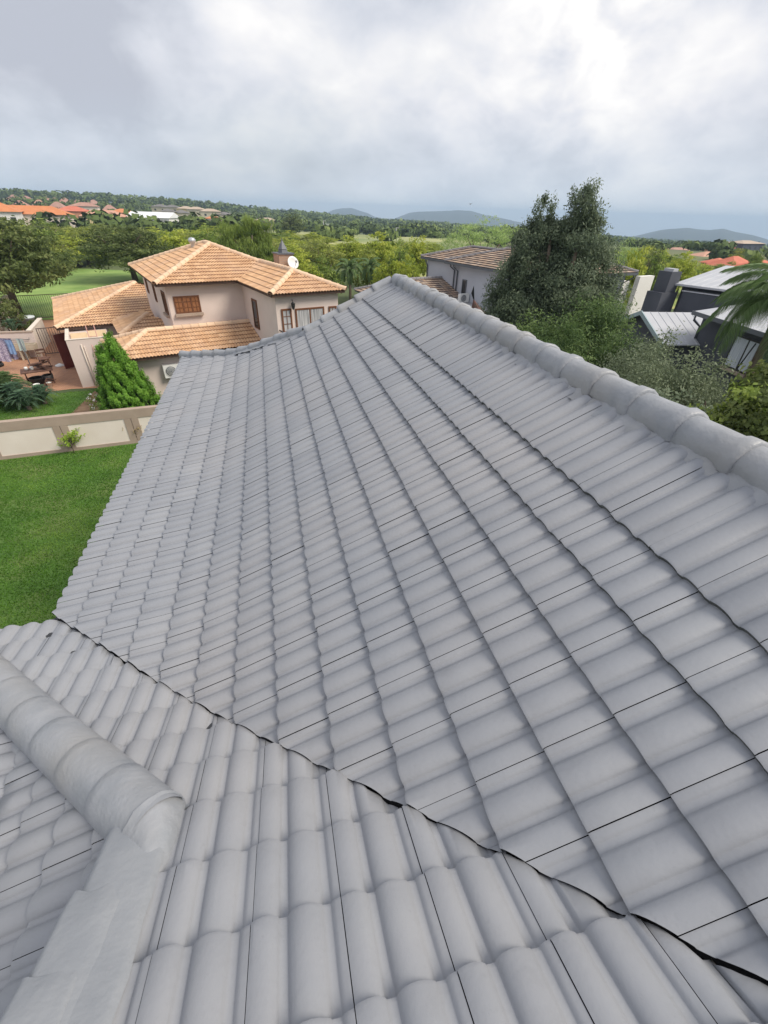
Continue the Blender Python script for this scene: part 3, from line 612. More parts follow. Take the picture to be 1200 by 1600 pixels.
m = MB(); m.tube([(4.35, -4.4, 3.85), (4.35, -5.35, 3.85), (7.35, -5.35, 3.85)], 0.03)
for i in range(20): m.tube([(4.35 + i * 0.158, -5.35, 2.95), (4.35 + i * 0.158, -5.35, 3.85)], 0.012, 4)
for i in range(7): m.tube([(4.35, -4.42 - i * 0.14, 2.95), (4.35, -4.42 - i * 0.14, 3.85)], 0.012, 4)
m.build('balcony_rail', BLACKM, PH)
# chimney with a pointed cowl, satellite dish on it
m = MB(); m.bx(6.9, 7.75, 1.5, 2.35, 5.3, 6.45); c_ = m.build('chimney', brick_mat('chimney_brick', (0.42, 0.27, 0.19), (0.34, 0.21, 0.15), (0.30, 0.26, 0.22), 0.23, 0.085, 0.012, wall=True), PH)
m = MB(); m.bx(6.84, 7.81, 1.44, 2.41, 6.453, 6.52); m.lathe((7.32, 1.92, 6.52), [(0.30, 0), (0.24, 0.16), (0.27, 0.17), (0.05, 0.55), (0.0, 0.72)], 6, smooth=False); m.build('cowl', GREYM, c_)
dish = empty('satellite_dish', (0, 0, 0), 0, 'white satellite dish fixed beside the brick chimney of the terracotta-roofed house', 'satellite dish')
Mp = PH.matrix_basis.copy()
def W2(p, loc=(-5.17, 24.99, GZ), a=19): c, s = math.cos(R_(a)), math.sin(R_(a)); return (loc[0] + p[0] * c - p[1] * s, loc[1] + p[0] * s + p[1] * c, loc[2] + p[2])
dish.location = W2((7.58, 1.25, 6.05)); dish.scale = (.82,) * 3
X = Matrix.Rotation(R_(25), 4, 'Z') @ Matrix.Rotation(R_(68), 4, 'X')
m = MB(X); m.lathe((0, 0, 0), [(0, 0.0), (0.15, 0.015), (0.28, 0.05), (0.40, 0.11), (0.405, 0.10), (0.28, 0.035), (0, -0.015)], 24); m.build('reflector', WHITEM, dish)
m = MB(X); m.tube([(0, -0.36, 0.08), (0.0, -0.1, 0.52)], 0.015); m.box((0, -0.08, 0.55), (0.09, 0.12, 0.09)); m.tube([(0, 0, -0.01), (0, -0.22, -0.18), (0, -0.22, -0.4)], 0.022); m.build('receiver_arm', GREYM, dish)
vent = empty('roof_vent', W2((3.15, 5.0, 6.68)), 0, 'tiny grey whirlybird vent on the back ridge of the terracotta roof', 'vent')
m = MB(); m.lathe((0, 0, 0), [(0.10, -0.1), (0.10, 0.12), (0.19, 0.20), (0.21, 0.30), (0.14, 0.40), (0, 0.43)], 14); m.build('turbine', mat('zinc', (0.55, 0.57, 0.60), rough=0.35, metal=0.6), vent)
aircon('air_conditioner', *W2((-0.33, -1.45, 1.58)), 19, 'white air conditioner on the rose-beige wall under the terracotta eave')

# ---- flat-roofed outbuilding with boards and a ladder
AN = empty('flat_roofed_annex', (-10.67, 27.28, GZ), R_(17.5), 'beige flat-roofed outbuilding with plywood boards on top, between yard and conical bush', 'outbuilding')
m = MB(); m.bx(0, 2.03, 0.0, 3.3, 0, 2.36); m.bx(0, 2.03, 0, 0.14, 2.36, 2.54); m.bx(0, 0.14, 0.143, 3.3, 2.36, 2.54); m.build('wall', PINK, AN)
m = MB(); m.bx(-0.02, 2.05, -0.02, 0.16, 2.543, 2.57); m.bx(-0.02, 0.16, 0.163, 3.3, 2.543, 2.57); m.build('coping', CREAMW, AN)
m = MB(); m.tube([(0.62, -0.05, 0.1), (0.62, -0.05, 2.3)], 0.028); m.tube([(0.74, -0.05, 0.0), (0.74, -0.05, 2.2)], 0.018); m.build('drain_pipe', CREAMW, AN)
for i, (x0, x1, y0, y1, r) in enumerate([(0.22, 1.02, 0.25, 2.2, 2), (1.0, 1.95, 0.35, 2.3, -3)]):
    m = MB(Mw((x0 + x1) / 2, (y0 + y1) / 2, 2.42 + i * 0.035, r)); m.bx(-(x1 - x0) / 2, (x1 - x0) / 2, -(y1 - y0) / 2, (y1 - y0) / 2, 0, 0.022)
    o = m.build('plywood_sheet', TIMB); o.location = AN.location; o.rotation_euler = AN.rotation_euler
    tag(o, ['pale plywood sheet on the left of the annex roof', 'pale plywood sheet on the right of the annex roof, under the ladder'][i], 'board', 'plywood sheets on the annex roof')
ld = empty('ladder', W2((1.30, -0.55, 0), (-10.67, 27.28, GZ), 17.5), R_(17.5), 'faded pink metal ladder leaning against the front of the annex', 'ladder')
PKM = mat('faded_pink_metal', (0.55, 0.30, 0.26), rough=0.6)
for s in (-1, 1): m = MB(); m.tube([(s * 0.19, 0, 0), (s * 0.19, 0.80, 3.15)], 0.022, 5); m.build('stile', PKM, ld)
for i in range(10): m = MB(); t = (i + 0.6) / 10.4; m.tube([(-0.19, 0.80 * t, 3.15 * t), (0.19, 0.80 * t, 3.15 * t)], 0.016, 5); m.build('rung', PKM, ld)

# ---- walled yard
def plain_wall(name, a, b, h, th, mt, label, cap_=None, z0=GZ, cat='wall'):
    a, b = Vector((*a, 0)), Vector((*b, 0)); L_ = (b - a).length; e = empty(name, (a.x, a.y, z0), math.atan2(b.y - a.y, b.x - a.x), label, cat)
    m = MB(); m.bx(0, L_, -th / 2, th / 2, 0, h); m.build('wall_body', mt, e)
    if cap_: m = MB(); m.bx(-0.02, L_ + 0.02, -th / 2 - 0.025, th / 2 + 0.025, h + 0.003, h + 0.08); m.build('coping', cap_, e)
    return e
bw = empty('boundary_wall', (-15.6, 18.15, GZ), math.atan2(0.69, 5.17), 'taupe garden boundary wall with cream recessed panels behind the lawn', 'wall')
m = MB(); m.bx(0, 15, -0.09, 0.11, 0, 1.42); m.bx(0, 15, -0.125, 0.125, 1.423, 1.52); m.bx(0, 15, -0.125, -0.093, 0, 0.14); m.bx(0, 15, -0.125, -0.093, 1.14, 1.42)
for i in range(6):
    x = 1.72 + i * 2.58; m.bx(x - 0.27, x - 0.012, -0.125, -0.093, 0.143, 1.137); m.bx(x + 0.012, x + 0.27, -0.125, -0.093, 0.143, 1.137)
m.build('wall_frame', TAUPE, bw)
for i in range(5):
    x = 1.72 + i * 2.58; m = MB(); m.bx(x + 0.27, x + 2.31, -0.102, -0.093, 0.14, 1.14); m.build('panel', mat('pale_pink_cream_panel', (0.74, 0.655, 0.585), (0.79, 0.71, 0.64), 1.2, 0.9), bw)
plain_wall('yard_wall', (-19.5, 34.15), (-15.15, 34.35), 1.55, 0.22, PINK, 'rose-beige yard wall behind the concrete wash troughs', TAUPE)
plain_wall('yard_wall', (-15.4, 34.4), (-16.2, 38.6), 1.55, 0.22, CREAMW, 'short cream wall running back from the yard gate', CREAMW)
plain_wall('driveway_wall', (-19.3, 38.5), (-21.5, 46.8), 1.9, 0.25, CREAMW, 'cream driveway wall under the dark tree at left', CREAMW)
plain_wall('driveway_wall', (-24.5, 38.0), (-19.3, 38.6), 1.5, 0.22, CREAMW, 'low cream wall at the left edge above the washing', CREAMW)
def bar_gate(name, a, b, h, n, label, mt, rail=0.05):
    a, b = Vector((*a, 0)), Vector((*b, 0)); L_ = (b - a).length; e = empty(name, (a.x, a.y, GZ), math.atan2(b.y - a.y, b.x - a.x), label, 'gate')
    m = MB(); m.bx(0, L_, -0.02, 0.02, 0.12, 0.12 + rail); m.bx(0, L_, -0.02, 0.02, h - rail, h); m.bx(0, rail, -0.02, 0.02, 0.123 + rail, h - rail - 0.003); m.bx(L_ - rail, L_, -0.02, 0.02, 0.123 + rail, h - rail - 0.003); m.build('frame', mt, e)
    for i in range(1, n): m = MB(); x = L_ * i / n; m.bx(x - 0.014, x + 0.014, -0.012, 0.012, 0.17, h - rail - 0.003); m.build('bar', mt, e)
    return e
RUST = mat('dark_gate_metal', (0.085, 0.065, 0.06), (0.14, 0.10, 0.08), 6, 0.7)
bar_gate('yard_gate', (-14.95, 34.45), (-13.75, 34.85), 1.75, 9, 'narrow brown bar gate beside the wash troughs', RUST)
bar_gate('driveway_gate', (-21.0, 46.5), (-15.0, 48.3), 1.95, 40, 'wide dark bar driveway gate in front of the park lawn', RUST)
dr = empty('yard_door', (-12.72, 31.1, GZ), R_(55), 'dark red open door standing against the annex side', 'door')
m = MB(); m.bx(0, 0.85, -0.025, 0.025, 0.02, 2.02); m.build('door_leaf', mat('oxblood_paint', (0.115, 0.018, 0.014), (0.16, 0.03, 0.022), 3, 0.6, stretch=(1, 1, 0.3)), dr)
m = MB(); m.box((0.78, -0.05, 1.0), (0.03, 0.05, 0.12)); m.build('handle', BLACKM, dr)
CONC = mat('cast_concrete', (0.42, 0.35, 0.26), (0.52, 0.45, 0.35), 4, 0.9)
for i, (x, y, lb) in enumerate([(-16.25, 33.72, 'left concrete wash trough on legs against the yard wall'), (-15.42, 33.82, 'right concrete wash trough on legs, nearer the gate')]):
    e = empty('wash_trough', (x, y, GZ), R_(5), lb, 'wash trough', 'concrete wash troughs')
    m = MB(); m.prism([(-0.38, 0.62), (0.38, 0.62), (0.41, 0.96), (-0.41, 0.96)], 'y', -0.27, -0.22); m.prism([(-0.38, 0.62), (0.38, 0.62), (0.41, 0.96), (-0.41, 0.96)], 'y', 0.22, 0.27)
    m.bx(-0.40, -0.34, -0.217, 0.217, 0.62, 0.955); m.bx(0.34, 0.40, -0.217, 0.217, 0.62, 0.955); m.bx(-0.337, 0.337, -0.217, 0.217, 0.62, 0.67); m.build('basin', CONC, e)
    for s in (-1, 1): m = MB(); m.prism([(-0.25, 0), (-0.15, 0), (-0.15, 0.55), (0.15, 0.55), (0.15, 0), (0.25, 0), (0.25, 0.617), (-0.25, 0.617)], 'x', s * 0.30 - 0.04, s * 0.30 + 0.04); m.build('leg', CONC, e)
e = empty('tap_pipe', (-15.9, 34.12, GZ), R_(4), 'thin water pipe on the wall above the wash troughs', 'pipe')
m = MB(); m.tube([(-0.6, 0, 1.15), (0.5, 0, 1.15), (0.5, 0, 1.25)], 0.018); m.tube([(-0.6, 0, 1.15), (-0.6, -0.08, 1.08)], 0.016); m.build('pipe', GREYM, e)
# junk-laden table
WDK = mat('weathered_brown_wood', (0.08, 0.035, 0.025), (0.15, 0.075, 0.05), 7, 0.8)
tb = empty('garden_table', (-13.15, 28.55, GZ), R_(22), 'old brown wooden table piled with broken timber on the paving', 'table')
m = MB(); m.box((0, 0, 0.74), (1.5, 0.95, 0.05)); m.build('tabletop', WDK, tb)
for sx in (-1, 1):
    m = MB(); m.tube([(sx * 0.6, -0.40, 0), (sx * 0.6, 0.40, 0.71)], 0.03, 5); m.build('leg', WDK, tb); m = MB(); m.tube([(sx * 0.57, 0.40, 0), (sx * 0.57, -0.40, 0.71)], 0.03, 5); m.build('leg', WDK, tb)
for i in range(7):
    m = MB(); a = RNG.uniform(-1.2, 1.2); m.box((RNG.uniform(-.1, .5), RNG.uniform(-.2, .2), 0.81 + 0.06 * i), (RNG.uniform(0.7, 1.15), 0.13, 0.045), rz=a, ry=RNG.uniform(-.12, .12)); o = m.build('timber_offcut', WDK)
    o.location = tb.location; o.rotation_euler = tb.rotation_euler; tag(o, ['lowest', 'second lowest', 'third', 'middle', 'fifth', 'sixth', 'topmost'][i] + ' dark timber slat in the heap on the garden table', 'timber', 'broken timber heaped on the garden table')
def chair_(loc, rz, rx, lb):
    e = empty('wooden_chair', loc, 0, lb, 'chair', 'broken garden chairs'); e.rotation_euler = (R_(rx), 0, R_(rz))
    m = MB(); m.box((0, 0, 0.43), (0.45, 0.45, 0.04)); m.build('seat', WDK, e)
    m = MB(); m.bx(-0.22, 0.22, 0.20, 0.23, 0.78, 0.88); m.bx(-0.22, 0.22, 0.20, 0.23, 0.62, 0.68); m.build('backrest', WDK, e)
    for x in (-0.2, 0.2):
        m = MB(); m.bx(x - 0.02, x + 0.02, -0.22, -0.18, 0, 0.408); m.build('leg', WDK, e); m = MB(); m.bx(x - 0.02, x + 0.02, 0.18, 0.199, 0, 0.9); m.build('leg', WDK, e)
chair_((-12.75, 28.9, GZ + 0.86), 30, 8, 'broken wooden chair standing on the junk-laden table'); chair_((-12.25, 28.0, GZ + 0.05), 100, -75, 'wooden chair tipped on the paving right of the table')
m = MB(); m.lathe((-13.25, 28.35, GZ + 0.012), [(0, 0), (0.30, 0), (0.36, 0.34), (0.38, 0.36), (0.33, 0.35), (0.26, 0.04), (0, 0.04)], 16); m.lathe((-12.75, 28.6, GZ + 0.012), [(0, 0), (0.22, 0), (0.27, 0.42), (0.20, 0.42), (0.18, 0.05), (0, 0.05)], 16); tag(m.build('black_planter', mat('black_plastic', (0.025, 0.022, 0.022), rough=0.6)), 'pair of black plant pots in the shade under the garden table', 'plant pots')
for i, (x, y, r, h, lb) in enumerate([(-12.9, 27.35, 0.16, 0.3, 'white plastic bucket on the paving in front of the table'), (-12.45, 27.75, 0.13, 0.24, 'small white plastic bucket right of the larger bucket')]):
    m = MB(); m.lathe((x, y, GZ + 0.01), [(0, 0), (r * 0.8, 0), (r, h), (r * 1.06, h), (r * 0.95, h - 0.02), (r * 0.75, 0.03), (0, 0.03)], 14); tag(m.build('bucket', WHITEM), lb, 'bucket', 'white plastic buckets')
for i, (dx, lb) in enumerate([(-0.45, 'white paint tin on the left end of the junk table'), (-0.18, 'second white paint tin on the junk table, nearer the timber')]):
    m = MB(); x, y, z = W2((dx, 0.12 - i * .1, 0.767), tuple(tb.location), 22); m.lathe((x, y, z), [(0, 0), (0.085, 0), (0.085, 0.16), (0.075, 0.165), (0, 0.165)], 12); tag(m.build('paint_tin', WHITEM), lb, 'paint tin', 'white paint tins')
m = MB(); vs = [(-12.95 + 0.28 * math.cos(a), 31.9 + 0.22 * math.sin(a), GZ + 0.05 + 0.02 * math.sin(3 * a)) for a in np.linspace(0, 2 * math.pi, 14)[:-1]]; vs = [(x - 0.35, y, z) for x, y, z in vs]
m.add(vs + [(-13.3, 31.9, GZ + 0.17)] + [(x, y, GZ + 0.012) for x, y, z in vs], [(i, (i + 1) % 13, 13) for i in range(13)] + [(i, i + 14, (i + 1) % 13 + 14, (i + 1) % 13) for i in range(13)], smooth=True); tag(m.build('plastic_bag', WHITEM), 'flat white plastic bag on the paving left of the red door', 'bag')
m = MB(); m.lathe((-16.9, 32.3, GZ + 0.01), [(0.19, 0), (0.33, 0.02), (0.36, 0.10), (0.33, 0.19), (0.19, 0.20), (0.2, 0.1)], 18); m.lathe((-16.95, 32.35, GZ + 0.23), [(0.19, 0), (0.33, 0.02), (0.36, 0.10), (0.33, 0.19), (0.19, 0.20), (0.2, 0.1)], 18); tag(m.build('stacked_tyres', mat('tyre_rubber', (0.02, 0.02, 0.02), rough=0.8)), 'pair of black tyres stacked below the washing', 'tyres')
# washing line with clothes
wl = empty('washing_line', (-15.9, 31.1, GZ), R_(-15), 'washing line at the left edge of the yard', 'washing line')
m = MB(); m.tube([(-1.4, 0, 0), (-1.4, 0, 1.95)], 0.03); m.build('post', GREYM, wl); m = MB(); m.tube([(1.6, 0, 0), (1.6, 0, 1.95)], 0.03); m.build('post', GREYM, wl)
m = MB(); m.tube([(-1.4, 0, 1.9), (0.1, 0, 1.84), (1.6, 0, 1.9)], 0.006, 4); m.tube([(-1.4, 0.35, 1.9), (0.1, 0.35, 1.84), (1.6, 0.35, 1.9)], 0.006, 4); m.build('line', GREYM, wl)
cols = [((0.30, 0.26, 0.40), (0.60, 0.55, 0.66), 'purple and white patterned cloth on the washing line'), ((0.22, 0.36, 0.62), (0.28, 0.42, 0.68), 'light blue towel on the washing line'), ((0.45, 0.44, 0.55), (0.16, 0.15, 0.28), 'checked dark blue and white cloth on the washing line'), ((0.05, 0.05, 0.07), (0.08, 0.08, 0.10), 'black garment on the washing line'), ((0.5, 0.6, 0.58), (0.56, 0.66, 0.62), 'pale mint shirt on the washing line')]
for i, (c1, c2, lb) in enumerate(cols):
    w = [0.75, 0.40, 0.7, 0.5, 0.4][i]; x0 = [-0.2, 0.68, 0.1, -1.1, 1.1][i]; yy = [0, 0, 0.35, 0.35, 0.35][i]; h = [1.25, 0.8, 1.2, 1.1, 0.7][i]; V = []; F = []
    for j in range(9):
        for k in range(11): u = k / 10; v = j / 8; V.append((x0 + w * u + 0.02 * math.sin(v * 5), yy + 0.05 * v * math.sin(u * 14 + i), 1.86 - h * v + 0.02 * math.sin(u * 7) * v))
    for j in range(8):
        for k in range(10): F.append((j * 11 + k, j * 11 + k + 1, (j + 1) * 11 + k + 1, (j + 1) * 11 + k))
    V += [(x, y + 0.012, z) for x, y, z in V]; F += [tuple(reversed([q + 99 for q in f])) for f in F]
    o = link(npmesh('hanging_cloth', V, F, mat('cloth_%s' % ['violet', 'blue', 'navy', 'black', 'mint'][i], c1, c2, [18, 3, 22, 3, 3][i], 0.95, lo=0.47, hi=0.53), smooth=True), 'hanging_cloth'); o.location = wl.location; o.rotation_euler = wl.rotation_euler; tag(o, lb, 'laundry', 'clothes on the washing line')
bn = empty('wheelie_bin', (-18.2, 41.2, GZ), R_(10), 'grey plastic bin behind the yard wall by the driveway', 'bin')
GB = mat('grey_plastic', (0.33, 0.36, 0.38), rough=0.5); m = MB(); m.lathe((0, 0, 0), [(0, 0), (0.42, 0), (0.52, 1.15), (0.56, 1.17), (0.56, 1.22), (0, 1.22)], 16); m.build('body', GB, bn)
m = MB(); m.lathe((0, 0, 1.223), [(0.58, 0), (0.56, 0.06), (0.25, 0.13), (0, 0.14)], 16); m.build('lid', mat('pale_grey_lid', (0.5, 0.54, 0.56), rough=0.5), bn)

# ---- grey-blue house with brown mixed tiles
RH = empty('brown_roofed_house', (16.4, 27.0, GZ), R_(15), 'blue-grey two-storey house with striped brown tiled roof behind the dark tree', 'house')
XM = [MIXT, mat('brown_tile_edge', (0.05, 0.035, 0.03), rough=0.9), mat('brown_tile_edge', (0.05, 0.035, 0.03))]
m = MB(); m.bx(0.5, 8.8, 0.5, 13.4, 0, 5.4); m.build('wall', GREYW, RH)
hip_roof(RH, 0, 9.3, 0, 10.2, 5.5, 17, XM, FLATP, MIXRIDGE, thick=0.05, cr=0.11)
hip_roof(RH, 0.35, 6.35, 5.0, 14.2, 5.5, 16, XM, FLATP, MIXRIDGE, sides='LRB', hips='CDR', thick=0.05, cr=0.11)
m = MB(); m.bx(-5.3, 0.497, 8.6, 14.0, 0, 2.9); m.build('wall', GREYW, RH)
hip_roof(RH, -5.8, 4.5, 7.7, 14.5, 3.15, 17.5, XM, FLATP, MIXRIDGE, sides='FLB', hips='ADR', thick=0.05, cr=0.12)
m = MB(); m.bx(-0.03, 9.33, -0.06, 0.02, 5.36, 5.50); m.bx(-0.09, -0.01, 0.023, 10.1, 5.36, 5.50); m.bx(0.25, 0.33, 10.2, 14.1, 5.36, 5.50); m.build('gutter', GREYM, RH)
for (x, y0, lo) in ((0.44, 9.35, 2.6), (0.44, 8.95, 2.6), (0.44, 13.2, 3.0)):
    m = MB(); m.tube([(-0.02 if y0 < 12 else 0.2, y0, 5.4), (0.0 if y0 < 12 else 0.25, y0, 5.22), (x - 0.02, y0, 4.95), (x - 0.02, y0, lo)], 0.05, 8); m.build('downpipe', GREYM, RH)
window(RH, 0.5, 8.0, 3.4, -90, 0.55, 1.05, GREYM, 1, 0, GLASS, hb=1)
m = MB(); m.bx(-4.5, 0.45, 0.5, 7.6, 2.75, 2.95); m.build('flat_roof', mat('roof_screed', (0.42, 0.41, 0.42), (0.50, 0.49, 0.49), 2, 0.9), RH)
m = MB(); m.bx(-4.3, 0.40, 0.7, 7.5, 0, 2.747); m.build('wall', GREYW, RH)
m = MB(); m.bx(9.75, 11.35, 0.0, 0.35, 0, 5.25); m.build('screen_wall', WHITEW, RH)
m = MB(); m.bx(8.803, 9.6, 0.6, 3.5, 0, 4.9); m.build('wall', WHITEW, RH)
window(RH, 7.6, 0.5, 2.6, 0, 1.3, 2.1, GREYM, 1, 0, GLASS)
m = MB(); m.tube([(9.0, -0.02, 5.4), (9.0, 0.0, 5.2), (8.5, 0.42, 4.8), (8.5, 0.42, 0.5)], 0.05, 8); m.build('downpipe', GREYM, RH)
aircon('air_conditioner', *W2((0.0, 7.45, 3.0), (16.4, 27.0, GZ), 15), 15, 'white air conditioner on the flat roof by the brown tiled lean-to roof')
um = empty('patio_umbrella', rp(748, 480, 25) * np.array([1, 1, 0]) + np.array([0, 0, GZ]), 0, 'folded brown patio umbrella with black tip, just above the grey ridge', 'umbrella')
hu = rp(735, 466, 25)[2] - GZ
BRC = mat('brown_canvas', (0.10, 0.055, 0.05), (0.15, 0.08, 0.07), 3, 0.9)
m = MB(); nn = 8; vs = [(-0.35, 0, hu)] ; 
for k in range(nn): a = 2 * math.pi * k / nn; vs.append((-0.35 + 0.30 * math.cos(a) + 0.25, 0.3 * math.sin(a), hu - 0.5)); 
for k in range(nn): a = 2 * math.pi * k / nn; vs.append((0.35 + 1.0 * math.cos(a), 0.9 * math.sin(a), hu - 1.25 + (0.1 if k % 2 else 0)))
m.add(vs, [(0, 1 + k, 1 + (k + 1) % nn) for k in range(nn)] + [(1 + k, 9 + k, 9 + (k + 1) % nn, 1 + (k + 1) % nn) for k in range(nn)]); m.build('canopy', BRC, um)
m = MB(); m.tube([(0.3, 0, 0), (0.2, 0, 1.5), (-0.2, 0, hu - 0.2)], 0.035); m.build('pole', BLACKM, um)
m = MB(); m.add([(-0.30, 0, hu - 0.12), (-0.50, 0.04, hu + 0.25), (-0.42, 0, hu + 0.62), (-0.36, 0, hu + 0.3), (-0.30, -0.05, hu - 0.12)], [(0, 1, 2), (2, 3, 4), (0, 1, 3), (1, 2, 3), (3, 4, 0)]); m.build('tip', BLACKM, um)

# ---- charcoal house with pale metal roofs
DH = empty('charcoal_house', (19.3, 20.8, GZ), R_(-9), 'charcoal modern house with pale metal roofs at the right, behind the palm', 'house')
hz2 = -4.0 - GZ
def metal_slope(parent, p00, p10, p11, p01, th=0.05, step=0.45, nm='metal_roof'):
    """sheet with raised seams; p00-p10 along the eave, p01-p11 along the top"""
    p00, p10, p11, p01 = map(Vector, (p00, p10, p11, p01)); m = MB(); dn = Vector((0, 0, -th)); q = [p00, p10, p11, p01]
    m.add(q + [v + dn for v in q], [(0, 1, 2, 3), (7, 6, 5, 4), (0, 4, 5, 1), (1, 5, 6, 2), (2, 6, 7, 3), (3, 7, 4, 0)])
    n = int((p10 - p00).length / step); upv = Vector((0, 0, 0.022))
    for i in range(1, n):
        a, b = p00.lerp(p10, i / n), p01.lerp(p11, i / n); d = (p10 - p00).normalized() * 0.02
        m.add([a - d, a + d, b + d, b - d, a + upv, b + upv], [(0, 4, 5, 3), (4, 1, 2, 5), (0, 1, 4)])
    return m.build(nm, METALR, parent)
metal_slope(DH, (-0.3, -2.5, hz2 - 1.05), (4.2, -2.5, hz2 - 1.05), (4.2, 0, hz2), (-0.3, 0, hz2)); metal_slope(DH, (4.2, 2.5, hz2 - 1.05), (-0.3, 2.5, hz2 - 1.05), (-0.3, -0.003, hz2), (4.2, -0.003, hz2))
m = MB(); m.prism([(-2.2, 0), (2.2, 0), (2.2, hz2 - 1.0), (0, hz2 - 0.08), (-2.2, hz2 - 1.0)], 'x', 0, 4.2); m.build('wall', CHAR, DH)
for s in (-1, 1): m = MB(); m.prism([(s * 2.55, hz2 - 1.22), (0, hz2 - 0.16), (0, hz2 + 0.06), (s * 2.55, hz2 - 1.0)], 'x', -0.36, -0.303); m.build('barge_board', TEAL, DH)
UB = W2((0, 0, 0), (0, 0, 0), 0)
def dloc(x, y, z): a = R_(9); dx, dy = x - 19.3, y - 20.8; return (dx * math.cos(a) - dy * math.sin(a), dx * math.sin(a) + dy * math.cos(a), z - GZ)
def frame2(o, a): c, s = math.cos(R_(a)), math.sin(R_(a)); return lambda X, Y, z: dloc(o[0] + X * c - Y * s, o[1] + X * s + Y * c, z)
f2 = frame2((22.9, 23.4), 22)
metal_slope(DH, f2(0, -7.5, -3.0), f2(0, 0, -3.0), f2(6.2, 0, -2.3), f2(6.2, -7.5, -2.3), th=0.10)
def fbox(f, x0, x1, y0, y1, z0, z1, nm, mt):
    m = MB(); vs = [f(x, y, z) for x in (x0, x1) for y in (y0, y1) for z in (z0, z1)]; m.add(vs, [(0, 1, 3, 2), (4, 6, 7, 5), (0, 4, 5, 1), (2, 3, 7, 6), (0, 2, 6, 4), (1, 5, 7, 3)]); return m.build(nm, mt, DH)
fbox(f2, 0.7, 6.0, -7.3, -0.2, GZ, -3.14, 'wall', CHAR)
fbox(f2, 0.15, 0.697, -3.7, -0.55, GZ, -3.36, 'parapet_wall', CHAR); fbox(f2, 0.10, 0.75, -3.75, -0.5, -3.357, -3.30, 'coping', METALR)
cx_, cy_ = rp(1046, 430, 32.8)[:2]; f4 = frame2((cx_, cy_), 10)
cz_ = rp(1046, 423, 33.0)[2]
fbox(f4, -0.42, 0.42, -0.42, 0.42, cz_ - 1.4, cz_, 'chimney', CHAR); fbox(f4, -0.75, 0.55, -0.5, 0.5, GZ, cz_ - 1.05, 'chimney_base', CHAR); fbox(f4, -0.2, 0.2, -0.3, 0.3, cz_ + 0.003, cz_ + 0.14, 'cowl', METALR)
f3 = frame2((20.2, 18.9), -12)
metal_slope(DH, f3(0, -9, -3.65), f3(0, 0, -3.65), f3(4.2, 0, -2.95), f3(4.2, -9, -2.95), th=0.08)
fbox(f3, 0.5, 4.0, -8.8, -0.2, GZ, -3.75, 'wall', CHAR); fbox(f3, -0.05, -0.003, -9, 0, -3.80, -3.62, 'gutter', GREYM)
m = MB(); m.tube([f3(0.0, -0.3, -3.75), f3(0.0, -0.3, -4.0), f3(0.45, -0.25, -4.3), f3(0.45, -0.25, -6)], 0.05); m.build('downpipe', GREYM, DH)
wp = f3(0.5, -3.6, -5.45); w_ = window(DH, wp[0], wp[1], wp[2], -90 - 3, 1.7, 1.35, BLACKM, 2, 0, GLASS, TAUPE, curtain=mat('white_blind', (0.62, 0.66, 0.72), (0.40, 0.44, 0.52), 12, 0.7, stretch=(3, 3, 0.1)))
m = MB(); X = MB(Matrix.Translation((0, 0, 0)));
wt = f3(0.32, -4.2, -5.45); m.tube([(wt[0], wt[1], wt[2] + 0.05), (wt[0] - 0.35, wt[1], wt[2] + 0.25), (wt[0] - 0.05, wt[1], wt[2] + 1.3)], 0.03, 4); m.build('window_stay', BLACKM, DH)

# ================================================================== vegetation
def leaf_mat(name, lo_, mid_, hi_, trans=0.38): return attr_mat(name, [(0, lo_), (0.5, mid_), (1, hi_)], 0.6, trans=trans, spec=0.25)
LM = {
 'yellow': leaf_mat('leaf_yellow_green', (0.228, 0.296, 0.034), (0.365, 0.433, 0.057), (0.524, 0.547, 0.103)),
 'olive': leaf_mat('leaf_olive_green', (0.171, 0.217, 0.046), (0.285, 0.331, 0.074), (0.410, 0.445, 0.114)),
 'mid': leaf_mat('leaf_mid_green', (0.114, 0.177, 0.034), (0.205, 0.285, 0.057), (0.331, 0.410, 0.097)),
 'dark': leaf_mat('leaf_dark_green', (0.068, 0.097, 0.025), (0.120, 0.160, 0.046), (0.217, 0.251, 0.085)),
 'feather': leaf_mat('leaf_pale_feathery', (0.228, 0.342, 0.103), (0.342, 0.467, 0.160), (0.433, 0.547, 0.228)),
 'brown': leaf_mat('leaf_grey_brown_green', (0.085, 0.115, 0.075), (0.15, 0.195, 0.12), (0.26, 0.31, 0.195)),
 'silver': leaf_mat('leaf_silver_olive', (0.095, 0.125, 0.07), (0.17, 0.21, 0.12), (0.28, 0.33, 0.21)),
 'thuja': leaf_mat('leaf_conifer', (0.08, 0.20, 0.018), (0.15, 0.33, 0.035), (0.26, 0.46, 0.07)),
 'fern': leaf_mat('leaf_soft_conifer', (0.055, 0.10, 0.035), (0.10, 0.165, 0.055), (0.19, 0.27, 0.09)),
 'palm': leaf_mat('leaf_palm', (0.08, 0.14, 0.05), (0.14, 0.22, 0.08), (0.24, 0.33, 0.15)),
 'cycad': leaf_mat('leaf_cycad', (0.07, 0.135, 0.08), (0.12, 0.21, 0.13), (0.20, 0.31, 0.18)),
 'lime': leaf_mat('leaf_lime', (0.22, 0.34, 0.03), (0.34, 0.50, 0.05), (0.44, 0.6, 0.1)),
 'twig': leaf_mat('leaf_dry_twig', (0.25, 0.18, 0.08), (0.36, 0.27, 0.13), (0.46, 0.38, 0.20), 0.1)}
